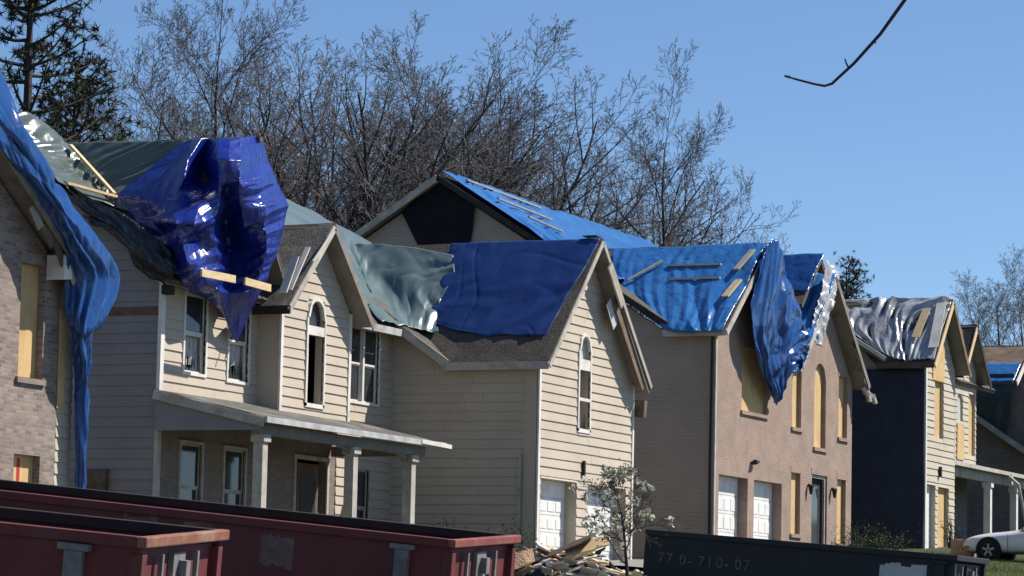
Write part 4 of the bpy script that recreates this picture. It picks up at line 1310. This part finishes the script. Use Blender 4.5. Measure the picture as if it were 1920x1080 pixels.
dumpster((14.0, -34.13, -.63), (.992, .068, -.091), (-.068, .994, .064), 8.6, 2.44, 1.9,
         'long dark red dumpster with peeled square patch in front of the porch', 'steel_red', 'red_rail', 'steel_grey',
         letters=[('A S', .17, -4.35, -.36, 'charred'), ('I I', .16, -3.55, -.33, 'worn_paint')],
         patch=[(-5.0, -4.45, -.36, -.14, 'worn_paint'), (-4.05, -3.6, -.38, -.15, 'worn_paint'), (-2.85, -2.35, -.62, -.2, 'worn_paint')])
dumpster((15.93, -45.37, -1.01), (.983, .184, -.085), (-.184, .983, .07), 6.7, 2.44, 1.7,
         'nearest dark red dumpster at lower left with rusty orange end rail', 'steel_red', 'rust_rail', 'steel_grey')
BD = dumpster((14.25, -11.5, -.09), (.998, .02, -.072), (-.02, .998, .0), 6.6, 2.4, 1.35,
              'long black dumpster with pale digits in front of the pink brick house', 'steel_black', 'steel_black', 'steel_black',
              letters=[('77 0- 71 0- 07', .3, -6.3, -.66, 'letter_grey')], patch=[(-1.55, -.58, -.75, -.28, 'placard')], rib_x=(.3,))

# ------------------------------------------------------------------ rubble heap
GR = 'rubble heap between the dumpsters'
rr = random.Random(77)


def rubble_z(x, y):
    cx, cy = 7.5, -15.7
    d = math.hypot((x - cx) / 2.3, (y - cy) / 2.4)
    return G(x, y) + max(0, 1 - d * d) * 1.02


b = MB()
nn = 40
for j in range(nn + 1):
    for i in range(nn + 1):
        x, y = 4.8 + 5.4 * i / nn, -18.2 + 5.2 * j / nn
        z = rubble_z(x, y) + float(vnoise(x * 2.2, y * 2.2, 4) - .5) * .5 * (rubble_z(x, y) > G(x, y) + .02) - .15
        b.v.append((x, y, z))
b.f = [(j * (nn + 1) + i, j * (nn + 1) + i + 1, (j + 1) * (nn + 1) + i + 1, (j + 1) * (nn + 1) + i) for j in range(nn) for i in range(nn)]
b.obj('rubble', 'roof_felt', None, False, 'dark fine rubble under the broken boards', 'rubble', None, 'stuff')


def on_heap(px_u, dy, lift=0.0):
    """point on the heap: px_u runs along the heap from its left (0) to right (1) as seen from the street"""
    x = 5.9 + 3.5 * px_u
    y = -17.3 + dy + 1.2 * px_u
    return Vector((x, y, rubble_z(x, y) + lift))


KINDS = [('plank', 'pine_board', 'short pale broken plank lying in the rubble heap', (1.1, .16, .04)),
         ('board', 'dark_board', 'charred dark board lying in the rubble heap', (1.2, .2, .04)),
         ('drywall_chunk', 'drywall', 'pale broken drywall chunk in the rubble heap', (.5, .4, .03)),
         ('shingle_piece', 'shingle_grey', 'grey piece of roofing felt in the rubble heap', (.6, .45, .02)),
         ('plywood_scrap', 'plywood', 'splintered plywood scrap in the rubble heap', (.7, .45, .02)),
         ('siding_scrap', 'siding_shade_grey', 'bent grey siding scrap in the rubble heap', (.9, .2, .02))]


def scrap(kind, p, ang, tilt, roll, sc, label=None, group=GR, m=None, nm=None):
    nm_, mm, lb, (l_, w_, t_) = kind
    l_, w_ = l_ * sc, w_ * sc
    rot = Matrix.Rotation(ang, 3, 'Z') @ Matrix.Rotation(tilt, 3, 'Y') @ Matrix.Rotation(roll, 3, 'X')
    b = MB()
    n = 5
    V = []
    for s in (-1, 1):
        for i in range(n + 1):
            x = -l_ / 2 + l_ * i / n
            e = rr.uniform(-.06, .06) * l_ if i in (0, n) else 0
            wj = w_ / 2 * rr.uniform(.8, 1.1)
            zc = rr.uniform(-.015, .015)
            V.append(p + rot @ Vector((x + e, -wj, s * t_ / 2 + zc)))
            V.append(p + rot @ Vector((x - e, wj, s * t_ / 2 + zc)))
    k = 2 * (n + 1)
    F = []
    for i in range(n):
        F.append((2 * i, 2 * i + 1, 2 * i + 3, 2 * i + 2))
        F.append((k + 2 * i, k + 2 * i + 2, k + 2 * i + 3, k + 2 * i + 1))
        F.append((2 * i, 2 * i + 2, k + 2 * i + 2, k + 2 * i))
        F.append((2 * i + 1, k + 2 * i + 1, k + 2 * i + 3, 2 * i + 3))
    F += [(0, k, k + 1, 1), (2 * n, 2 * n + 1, k + 2 * n + 1, k + 2 * n)]
    b.add(V, F)
    return b.obj(nm or nm_, m or mm, None, False, label or lb, 'debris', group)


for i in range(120):
    k = rr.choice(KINDS + [KINDS[2], KINDS[0], KINDS[2]])
    u = rr.random()
    p = on_heap(u, rr.uniform(-.6, 2.2), rr.uniform(-.02, .16))
    scrap(k, p, rr.uniform(0, 3.14), rr.uniform(-.5, .5), rr.uniform(-.5, .5), rr.uniform(.35, .75))
spec = [(on_heap(.12, -.3, .2), .3, .25, .5, 0.95, 'teal_sheet', 'plastic_sheet', 'crumpled teal sheet at the left foot of the rubble heap'),
        (on_heap(.88, -.5, .15), .2, .1, .6, 0.95, 'teal_sheet', 'plastic_sheet', 'teal sheet behind the trunk of the small blossoming tree'),
        (on_heap(.60, .3, .35), .1, -.4, .3, 1.0, 'dark_board', 'board', 'tilted dark timber on top of the rubble heap before the garage'),
        (on_heap(.70, .2, .45), .2, -.3, .5, 0.95, 'pine_board', 'plank', 'broad pale plank topping the right of the rubble heap'),
        (on_heap(.36, -.3, .25), .4, -.4, .6, 0.95, 'insulation', 'insulation_batt', 'brown insulation batt in the middle of the rubble heap'),
        (on_heap(.20, .3, .3), .1, .1, .4, .9, 'drywall', 'drywall_chunk', 'long pale drywall strip atop the left of the rubble heap')]
for p, an, ti, ro, sc, m_, nm_, lb in spec:
    scrap(('x', m_, lb, (.95, .5, .035)), p, an, ti, ro, sc, lb, None, m_, nm_)

# ------------------------------------------------------------------ car on the lawn
CX, CY = 4.9, 23.4
cz = G(CX, CY)
car = thing('car', (CX + 1.3, CY + .9, cz), 'white sedan parked nose to the houses at the right edge', 'car')
prof = [  # x from nose, half width, z bottom, z shoulder, z top, top half width
    (-.92, .58, .34, .50, .56, .50), (-.84, .74, .24, .56, .68, .62), (-.6, .86, .2, .64, .78, .68), (-.2, .90, .2, .70, .86, .70),
    (.35, .91, .2, .74, .91, .72), (.75, .91, .2, .78, .95, .72), (1.05, .91, .2, .82, 1.02, .68), (1.6, .91, .2, .85, 1.33, .60),
    (2.0, .91, .2, .86, 1.41, .58), (2.8, .91, .2, .87, 1.40, .58), (3.3, .90, .22, .88, 1.18, .62), (3.7, .88, .25, .86, .98, .66), (4.0, .8, .3, .74, .9, .6)]
b = MB()
m_ = 9
for (x, hw, z0, zs, zt, tw) in prof:
    for (y, z) in ((-hw * .8, z0), (-hw, z0 + .12), (-hw * 1.0, zs - .15), (-hw * .97, zs), (-tw, zt - .04), (-tw * .5, zt), (tw * .5, zt), (tw, zt - .04), (hw * .97, zs), (hw, zs - .15), (hw, z0 + .12), (hw * .8, z0)):
        b.v.append((CX + x, CY + .9 + y, cz + z))
nr = 12
for i in range(len(prof) - 1):
    for j in range(nr):
        a0, a1 = i * nr + j, i * nr + (j + 1) % nr
        b.f.append((a0, a0 + nr, a1 + nr, a1))
b.f.append(tuple(range(nr)))
b.f.append(tuple(reversed(range((len(prof) - 1) * nr, len(prof) * nr))))
body = b.obj('body', 'car_paint', car, True)
md = body.modifiers.new('s', 'SUBSURF')
md.levels = md.render_levels = 2
for s in (-1, 1):
    for x in (.02, 2.72):
        yc = CY + .9 + s * .80
        MB().tube([(CX + x, yc - .13, cz + .33), (CX + x, yc + .13, cz + .33)], .40, 28).obj('wheel_arch', 'tyre', car)
        wz = cz + .315
        t = MB()
        ring = []
        N_ = 28
        prof_t = [(.20, -.11), (.29, -.115), (.315, -.08), (.32, 0), (.315, .08), (.29, .115), (.20, .11)]
        for k in range(N_):
            a = 2 * math.pi * k / N_
            for r_, o_ in prof_t:
                t.v.append((CX + x + r_ * math.cos(a), yc + s * .06 + o_, wz + r_ * math.sin(a)))
        q = len(prof_t)
        for k in range(N_):
            for j in range(q - 1):
                t.f.append((k * q + j, k * q + j + 1, ((k + 1) % N_) * q + j + 1, ((k + 1) % N_) * q + j))
        wh = t.obj('wheel', 'tyre', car, True)
        rm = MB()
        rm.tube([(CX + x, yc + s * .05, wz), (CX + x, yc + s * .10, wz)], .06, 12)
        for k in range(5):
            a = 2 * math.pi * k / 5 + .3
            rm.beam((CX + x + .03 * math.cos(a), yc + s * .15, wz + .03 * math.sin(a)), (CX + x + .205 * math.cos(a), yc + s * .14, wz + .205 * math.sin(a)), .07, .03, (0, 1, 0))
        for k in range(N_):
            a0, a1 = 2 * math.pi * k / N_, 2 * math.pi * (k + 1) / N_
            rm.beam((CX + x + .21 * math.cos(a0), yc + s * .14, wz + .21 * math.sin(a0)), (CX + x + .21 * math.cos(a1), yc + s * .14, wz + .21 * math.sin(a1)), .03, .03, (0, 1, 0))
        rm.obj('rim', 'rim', wh)
    ys_ = CY + .9 + s * .92
    MB().add([(CX + 1.0, CY + .9 + s * .84, cz + .90), (CX + 2.0, CY + .9 + s * .85, cz + .91), (CX + 2.0, CY + .9 + s * .64, cz + 1.33), (CX + 1.62, CY + .9 + s * .66, cz + 1.27)], [(0, 1, 2, 3)]).obj('side_window', 'car_glass', car)
    MB().add([(CX + 2.05, CY + .9 + s * .85, cz + .91), (CX + 3.2, CY + .9 + s * .85, cz + .93), (CX + 2.85, CY + .9 + s * .66, cz + 1.31), (CX + 2.05, CY + .9 + s * .64, cz + 1.33)], [(0, 1, 2, 3)]).obj('side_window', 'car_glass', car)
    MB().box(CX - .80, CX - .62, CY + .9 + s * .80 - .03, CY + .9 + s * .80 + .03, cz + .36, cz + .44).obj('marker_lamp', 'lamp_amber', car)
    MB().hexa([(CX - .84, CY + .9 + s * .5, cz + .56), (CX - .6, CY + .9 + s * .80, cz + .58), (CX - .5, CY + .9 + s * .80, cz + .60), (CX - .7, CY + .9 + s * .5, cz + .58),
               (CX - .80, CY + .9 + s * .5, cz + .66), (CX - .56, CY + .9 + s * .78, cz + .68), (CX - .46, CY + .9 + s * .78, cz + .70), (CX - .66, CY + .9 + s * .5, cz + .68)]).obj('headlight', 'lamp_clear', car)
    MB().box(CX + 1.15, CX + 1.35, CY + .9 + s * 1.0 - .1, CY + .9 + s * 1.0 + .08, cz + .9, cz + 1.02).obj('mirror', 'car_paint', car, bevel=.03)
    MB().box(CX + .62, CX + .628, ys_ - .012, ys_ + .004, cz + .25, cz + .8).obj('door_seam', 'tyre', car)
MB().add([(CX + .98, CY + .9 - .70, cz + .99), (CX + .98, CY + .9 + .70, cz + .99), (CX + 1.62, CY + .9 + .57, cz + 1.36), (CX + 1.62, CY + .9 - .57, cz + 1.36)], [(0, 1, 2, 3)]).obj('windscreen', 'car_glass', car)
MB().box(CX - .97, CX - .85, CY + .9 - .4, CY + .9 + .4, cz + .33, cz + .42).obj('grille', 'tyre', car)
thing_box = MB().box(3.35, 4.0, 24.6, 25.2, G(3.6, 25) - .1, G(3.6, 25) + .5)
thing_box.obj('cardboard_box', 'insulation', None, False, 'brown box on the ground just ahead of the white car', 'box')

# ------------------------------------------------------------------ plants
def tube_arr(pts, rad, sides):
    n = len(pts)
    d = pts[-1] - pts[0]
    d = d / (np.linalg.norm(d) + 1e-9)
    ref = np.array([0, 0, 1.0]) if abs(d[2]) < .9 else np.array([1.0, 0, 0])
    u = np.cross(d, ref)
    u /= np.linalg.norm(u)
    v = np.cross(d, u)
    a = np.arange(sides) * 2 * math.pi / sides
    ring = np.cos(a)[:, None] * u + np.sin(a)[:, None] * v
    return (pts[:, None, :] + rad[:, None, None] * ring[None]).reshape(-1, 3)


class TreeGen:
    def __init__(s, seed):
        s.r = np.random.RandomState(seed)
        s.parts = {0: [], 1: []}
        s.tips = []

    def branch(s, p, d, L_, r, level, P):
        r_ = s.r
        n = [9, 7, 5, 4, 3, 3, 2][min(level, 6)]
        pts = [p]
        dd = d.copy()
        step = L_ / n
        for i in range(n):
            dd = dd + r_.normal(0, P['wob'] * (1 if level else .35), 3) + np.array([0, 0, P['trop'] * (0 if level == 0 else 1)])
            dd /= np.linalg.norm(dd)
            pts.append(pts[-1] + dd * step)
        pts = np.array(pts)
        end = (.05 if P['leader'] else .55) if level == 0 else .25
        rad = r * np.linspace(1, end, n + 1)
        sides = 8 if level == 0 else 5 if level < 3 else 3
        s.parts[0 if level < 3 else 1].append((tube_arr(pts, np.maximum(rad, P['rmin']), sides), n + 1, sides))
        if level >= P['levels']:
            s.tips.append((pts[-1], dd))
            return
        k = P['kids'][level]
        for i in range(k):
            lo = P['first'] if level == 0 else .2
            t = lo + (1 - lo) * (i + r_.uniform(.1, .9)) / k
            if level == 0 and not P['leader']:
                t = P['first'] + (1 - P['first']) * r_.uniform(0, 1)
            x = t * n
            j = min(int(x), n - 1)
            q = pts[j] + (pts[j + 1] - pts[j]) * (x - j)
            ax = pts[j + 1] - pts[j]
            ax /= np.linalg.norm(ax)
            ang = P['ang'][min(level, len(P['ang']) - 1)] * r_.uniform(.7, 1.3)
            az = i * 2.4 + r_.uniform(-.5, .5)
            u = np.cross(ax, [.3, .5, .8])
            u /= np.linalg.norm(u)
            v = np.cross(ax, u)
            nd = ax * math.cos(ang) + (u * math.cos(az) + v * math.sin(az)) * math.sin(ang)
            shape = (1 - .6 * t) if level == 0 and P['leader'] else (1.05 - .45 * t)
            nl = L_ * P['ratio'][min(level, len(P['ratio']) - 1)] * shape * r_.uniform(.75, 1.2)
            rr_ = rad[j] * (.68 if level else P['limb']) * r_.uniform(.75, 1)
            s.branch(q, nd, nl, rr_, level + 1, P)

    def mesh(s, k, name, m):
        V, F, off = [], [], 0
        for v, n, sides in s.parts[k]:
            V.append(v)
            i = np.arange(n - 1)[:, None] * sides
            j = np.arange(sides)[None]
            a = i + j
            c = i + (j + 1) % sides
            F.append((np.stack([a, c, c + sides, a + sides], -1).reshape(-1, 4) + off))
            off += len(v)
        V = np.concatenate(V)
        F = np.concatenate(F)
        me = bpy.data.meshes.new(name)
        me.vertices.add(len(V))
        me.vertices.foreach_set('co', V.ravel())
        me.loops.add(F.size)
        me.loops.foreach_set('vertex_index', F.ravel().astype(np.int32))
        me.polygons.add(len(F))
        me.polygons.foreach_set('loop_start', np.arange(0, F.size, 4, dtype=np.int32))
        me.polygons.foreach_set('use_smooth', np.ones(len(F), bool))
        me.materials.append(MAT[m])
        me.update()
        me.validate()
        return me, V


BASEP = dict(wob=.09, trop=.05, levels=5, rmin=.006, leader=False, first=.3, kids=[7, 6, 6, 5, 4], ang=[.55, .62, .7, .75, .8], ratio=[.75, .55, .55, .52, .5], limb=.62)
PROTO = {}


def proto(key, seed, H, trunkL, r, **kw):
    P = dict(BASEP)
    P.update(kw)
    g = TreeGen(seed)
    g.branch(np.array([0, 0, -.3]), np.array([0, 0, 1.0]), trunkL, r, 0, P)
    m0, v0 = g.mesh(0, 'trunk', 'bark')
    m1, v1 = g.mesh(1, 'crown', 'twig')
    top = max(v0[:, 2].max(), v1[:, 2].max())
    PROTO[key] = (m0, m1, top)


proto('A', 3, 18, 8.0, .3, first=.3, kids=[9, 8, 6, 5, 4], ratio=[1.0, .52, .5, .48, .42], ang=[.75, .62, .7, .75], trop=.03)
proto('D', 8, 18, 9.0, .29, first=.32, kids=[9, 8, 6, 5, 4], ratio=[.9, .52, .5, .48, .42], ang=[.68, .6, .65, .7], trop=.045)
proto('B', 12, 20, 17.0, .28, leader=True, first=.28, kids=[17, 8, 6, 5, 4], ratio=[.5, .5, .5, .48, .42], ang=[.75, .6, .65, .7], trop=.07, limb=.45)
proto('B2', 15, 20, 13.0, .22, leader=True, first=.45, kids=[14, 8, 6, 5, 3], ratio=[.6, .5, .5, .5, .5], ang=[.72, .6, .65, .7], trop=.05, limb=.5)
proto('C', 21, 19, 15.0, .17, leader=True, first=.3, kids=[14, 7, 6, 4, 3], ratio=[.38, .55, .5, .5, .5], ang=[.65, .6, .7, .75], trop=.06, limb=.5)


def pine_mesh(seed, H):
    r_ = np.random.RandomState(seed)
    g = TreeGen(seed)
    g.parts[0].append((tube_arr(np.array([[0, 0, -.3], [.1, 0, H * .5], [.05, .1, H]]), np.array([.28, .18, .03]), 8), 3, 8))
    V, F = [], []
    for i in range(85):
        t = r_.uniform(.1, 1)
        z = H * t
        L_ = (1 - t) ** .7 * H * .24 + .5
        a = r_.uniform(0, 6.28)
        d = np.array([math.cos(a), math.sin(a), r_.uniform(-.05, .35)])
        pts = np.array([[0, 0, z] + d * L_ * k / 4 + np.array([0, 0, .04 * k * k]) for k in range(5)])
        g.parts[0].append((tube_arr(pts, np.linspace(.06, .015, 5), 4), 5, 4))
        for c in range(int(7 + L_ * 4)):
            q = pts[0] + (pts[-1] - pts[0]) * r_.uniform(.3, 1.05) + r_.normal(0, .22, 3)
            for k in range(16):
                dv = r_.normal(0, 1, 3)
                dv /= np.linalg.norm(dv)
                w = np.cross(dv, r_.normal(0, 1, 3))
                w /= np.linalg.norm(w)
                k0 = len(V)
                ln = r_.uniform(.16, .34)
                V += [q - w * .025, q + w * .025, q + dv * ln]
                F.append((k0, k0 + 1, k0 + 2))
    m0, v0 = g.mesh(0, 'trunk', 'bark')
    me = bpy.data.meshes.new('crown')
    me.from_pydata([tuple(p) for p in V], [], F)
    me.materials.append(MAT['needle'])
    return m0, me, H


PROTO['P'] = pine_mesh(4, 18)

GT = 'bare trees behind the houses'
TREES = [('P', -24.3, 13.3, 21, 'dark evergreen pine rising behind the left brick house'),
         ('P', -26.6, 9.4, 18.2, 'dark evergreen pine at the far left edge of the picture'),
         ('P', -30.4, 26.0, 17.5, 'dark pine right of the tall pine above the grey green tarp'),
         ('B', -22.7, 22.8, 22.5, 'tall straight bare tree rising behind the crumpled blue tarp'),
         ('C', -31.0, 32.3, 21.3, 'thin leafless tree above the ridge of the grey green tarp'), ('C', -30.1, 28.5, 18.1, 'bare tree just right of the dark left pines'), 
         ('A', -22.4, 29.7, 18.5, 'spreading bare tree left of the high brick gable'),
         ('D', -17.8, 25.2, 18.4, 'broad bare tree directly behind the high brick gable'),
         ('A', -20.7, 34.7, 19.7, 'slim bare tree behind the crumpled blue tarp top'), ('B2', -17.4, 33.5, 20.0, 'bare tree with the highest crown right of the gable peak'),
         ('D', -20.1, 41.7, 18.8, 'wide bare tree above the right half of the high blue ridge'), ('A', -18.1, 38.8, 18.1, 'bare tree left of the lone tree against the sky'), 
         ('B', -10.9, 35.5, 18.8, 'lone bare tree standing right of the tree row against the sky'),
         ('A', -18.1, 56.2, 15.2, 'low distant bare tree right below the lone tree'), ('C', -29.0, 37.8, 17.5, 'distant bare tree seen left of the spreading tree'), ('C', -31.7, 40.6, 20.8, 'tall thin tree behind the tall straight one'), 
         ('D', -29.2, 45.1, 20.6, 'bare tree between the two spreading crowns behind the gable'), ('C', -34.8, 28.5, 18.6, 'thin tree half hidden by the dark left pines'),
         ('C', -43.7, 54.9, 21.2, 'faint far tree left of the tall straight tree'), ('C', -39.2, 57.3, 18.4, 'faint far tree right of the crumpled tarp'), ('D', -25.1, 63.7, 18.7, 'far bare tree low behind the high blue ridge'),
         ('B', -15.0, 96.1, 15.7, 'distant bare tree at the right edge above the farthest roof'),
         ('C', -17.3, 98.5, 14.5, 'slender distant bare tree left of the one at the right edge'),
         ('C', -13.1, 93.7, 14.9, 'distant bare tree partly cut by the right picture edge'),
         ('A', -26.0, 38.0, 19.5, 'wide bare tree filling the gap left of the spreading tree'),
         ('D', -25.5, 41.5, 19.0, 'dense bare crown behind the spreading tree'),
         ('A', -21.0, 45.0, 18.6, 'bare tree with round crown behind the high blue ridge'),
         ('A', -33.0, 30.0, 17.5, 'bushy bare tree above the grey green tarp'),
         ('P', -15.0, 69.0, 12.6, 'small dark pine top showing above the silver tarp')]
tr = random.Random(9)
for k, x, y, h, lb in TREES:
    m0, m1, top = PROTO[k]
    o = thing('pine_tree' if k == 'P' else 'bare_tree', (x, y, G(x, y) - .1), lb or 'slender leafless tree in the row behind the houses', 'tree', GT if k != 'P' else 'pines behind the houses')
    s = h / top
    wd = 1.0 if k == 'P' else 1.12
    o.scale = (s * wd * tr.uniform(.9, 1.15), s * wd * tr.uniform(.9, 1.15), s)
    o.rotation_euler = (0, 0, tr.uniform(0, 6.28))
    for nm, me in (('trunk', m0), ('crown', m1)):
        c = bpy.data.objects.new(nm, me)
        COL.objects.link(c)
        c.parent = o

# a twig hanging into the picture from a tree beside the camera
tw = thing('branch', (28.37, -59.82, .9), 'thin bare twig hanging into the sky at top right', 'branch')
MB().tube([(27.88, -60.0, .530), (27.93, -59.98, .515), (28.0, -59.94, .497), (28.04, -59.92, .49), (28.07, -59.91, .50), (28.16, -59.88, .59), (28.27, -59.85, .72), (28.37, -59.82, .87), (28.42, -59.81, 1.0), (28.6, -59.78, 1.6), (29.0, -59.7, 2.6), (29.8, -59.5, 3.6)],
          [.003, .005, .0052, .0058, .0062, .0068, .0075, .0085, .010, .014, .022, .035], 6).obj('stem', 'bark', tw, True)
MB().tube([(28.14, -59.89, .57), (28.128, -59.89, .592), (28.122, -59.89, .612)], [.0045, .004, .003], 5).obj('bud_spur', 'bark', tw)
MB().tube([(28.245, -59.86, .69), (28.252, -59.86, .678)], [.006, .004], 5).obj('bud', 'bark', tw)
MB().tube([(27.885, -60.0, .528), (27.905, -59.99, .524)], [.0055, .0065], 5).obj('bud', 'bark', tw)


# small blossoming tree in front of the garage
def leafy(name, root, centres, m, n, spread, size, seed, flat=.5):
    r_ = np.random.RandomState(seed)
    V, F = [], []
    for i in range(n):
        c = centres[r_.randint(len(centres))]
        q = np.array(c) + r_.normal(0, spread, 3)
        d = r_.normal(0, 1, 3)
        d /= np.linalg.norm(d)
        w = np.cross(d, r_.normal(0, 1, 3))
        w /= np.linalg.norm(w)
        s_ = size * r_.uniform(.6, 1.3)
        k0 = len(V)
        V += [q, q + d * s_ * .5 + w * s_ * flat * .5, q + d * s_, q + d * s_ * .5 - w * s_ * flat * .5]
        F.append((k0, k0 + 1, k0 + 2, k0 + 3))
    b = MB()
    b.add(V, F)
    return b.obj(name, m, root)


bx_, by_ = 9.75, -17.6
st = thing('blossom_tree', (bx_, by_, G(bx_, by_)), 'small bare tree with scattered white blossoms in front of the garage', 'tree')
g = TreeGen(5)
P = dict(BASEP)
P.update(levels=4, rmin=.004, first=.42, kids=[14, 6, 5, 4], ratio=[.5, .5, .5, .5], ang=[.95, .7, .7], trop=.03, limb=.55, wob=.14, leader=True)
g.branch(np.array([0, 0, -.1]), np.array([0, 0, 1.0]), 2.75, .06, 0, P)
for k, nm, mm in ((0, 'trunk', 'bark'), (1, 'crown', 'bark')):
    me, v = g.mesh(k, nm, mm)
    c = bpy.data.objects.new(nm, me)
    COL.objects.link(c)
    c.parent = st
    c.scale = (1, 1, 1)
tips = [tuple(t[0] + np.array([bx_, by_, G(bx_, by_)])) for t in g.tips]
rs = np.random.RandomState(3)
sel = [tips[i] for i in rs.choice(len(tips), 60, replace=False)]
leafy('blossom', st, sel, 'blossom', 520, .035, .095, 6, .9)['kind'] = 'stuff'
leafy('dry_leaf', st, tips, 'leaf_dry', 300, .05, .06, 7, .6)['kind'] = 'stuff'


def shrub(x, y, w, h, label, seed, m='shrub_leaf', n=500, size=.07, spiky=False):
    o = thing('shrub', (x, y, G(x, y)), label, 'shrub')
    r_ = np.random.RandomState(seed)
    z = G(x, y)
    cs, st_ = [], MB()
    for i in range(16):
        a, rr_ = r_.uniform(0, 6.28), w * math.sqrt(r_.uniform(0, 1))
        hh = h * r_.uniform(.4, 1.05) * (1 - .3 * rr_ / w)
        t = (x + rr_ * math.cos(a), y + rr_ * math.sin(a), z + hh)
        st_.tube([(x + .1 * math.cos(a), y + .1 * math.sin(a), z - .05), ((x + t[0]) / 2, (y + t[1]) / 2, z + hh * .6), t], [.02, .014, .006], 4)
        for k in range(3):
            f = .5 + .5 * k / 2
            cs.append((x + (t[0] - x) * f, y + (t[1] - y) * f, z + hh * f))
    st_.obj('stems', 'bark', o)
    leafy('foliage', o, cs, m, n, w * .16, size, seed + 1, .45)['kind'] = 'stuff'
    return o


shrub(-2.6, -1.3, .75, 1.15, 'green shrub beside the white porch post', 31, n=700)
shrub(-1.7, -1.3, .55, 1.45, 'tall thin dark shrub against the shaded garage wing wall', 32, n=330)
shrub(-.9, -1.2, .6, .95, 'low dark shrub at the corner of the shaded wing wall', 33, n=600)
shrub(.9, -3.6, .8, 1.1, 'dark rounded shrub behind the rubble heap below the garage corner', 34, n=900)
shrub(2.0, 19.2, .9, .95, 'green shrub below the right brick front behind the black dumpster', 35, n=900)
shrub(2.2, 22.0, .8, .8, 'low green shrub left of the boarded cream front', 36, n=800)
shrub(1.6, 30.6, .5, 1.3, 'thin dark shrub in front of the black sheeted wall', 37, n=200)

# grass blades on the lawn in view
r_ = np.random.RandomState(2)
V, F = [], []
for i in range(14000):
    x, y = r_.uniform(2.5, 12), r_.uniform(8, 26)
    z = G(x, y)
    a, hh = r_.uniform(0, 6.28), r_.uniform(.05, .13)
    k0 = len(V)
    V += [(x - .012 * math.cos(a), y - .012 * math.sin(a), z - .03), (x + .012 * math.cos(a), y + .012 * math.sin(a), z - .03), (x + r_.normal(0, .04), y + r_.normal(0, .04), z + hh)]
    F.append((k0, k0 + 1, k0 + 2))
b = MB()
b.add(V, F)
b.obj('lawn_grass', 'grass_blade', None, False, 'short green lawn grass in front of the white car', 'grass', None, 'stuff')
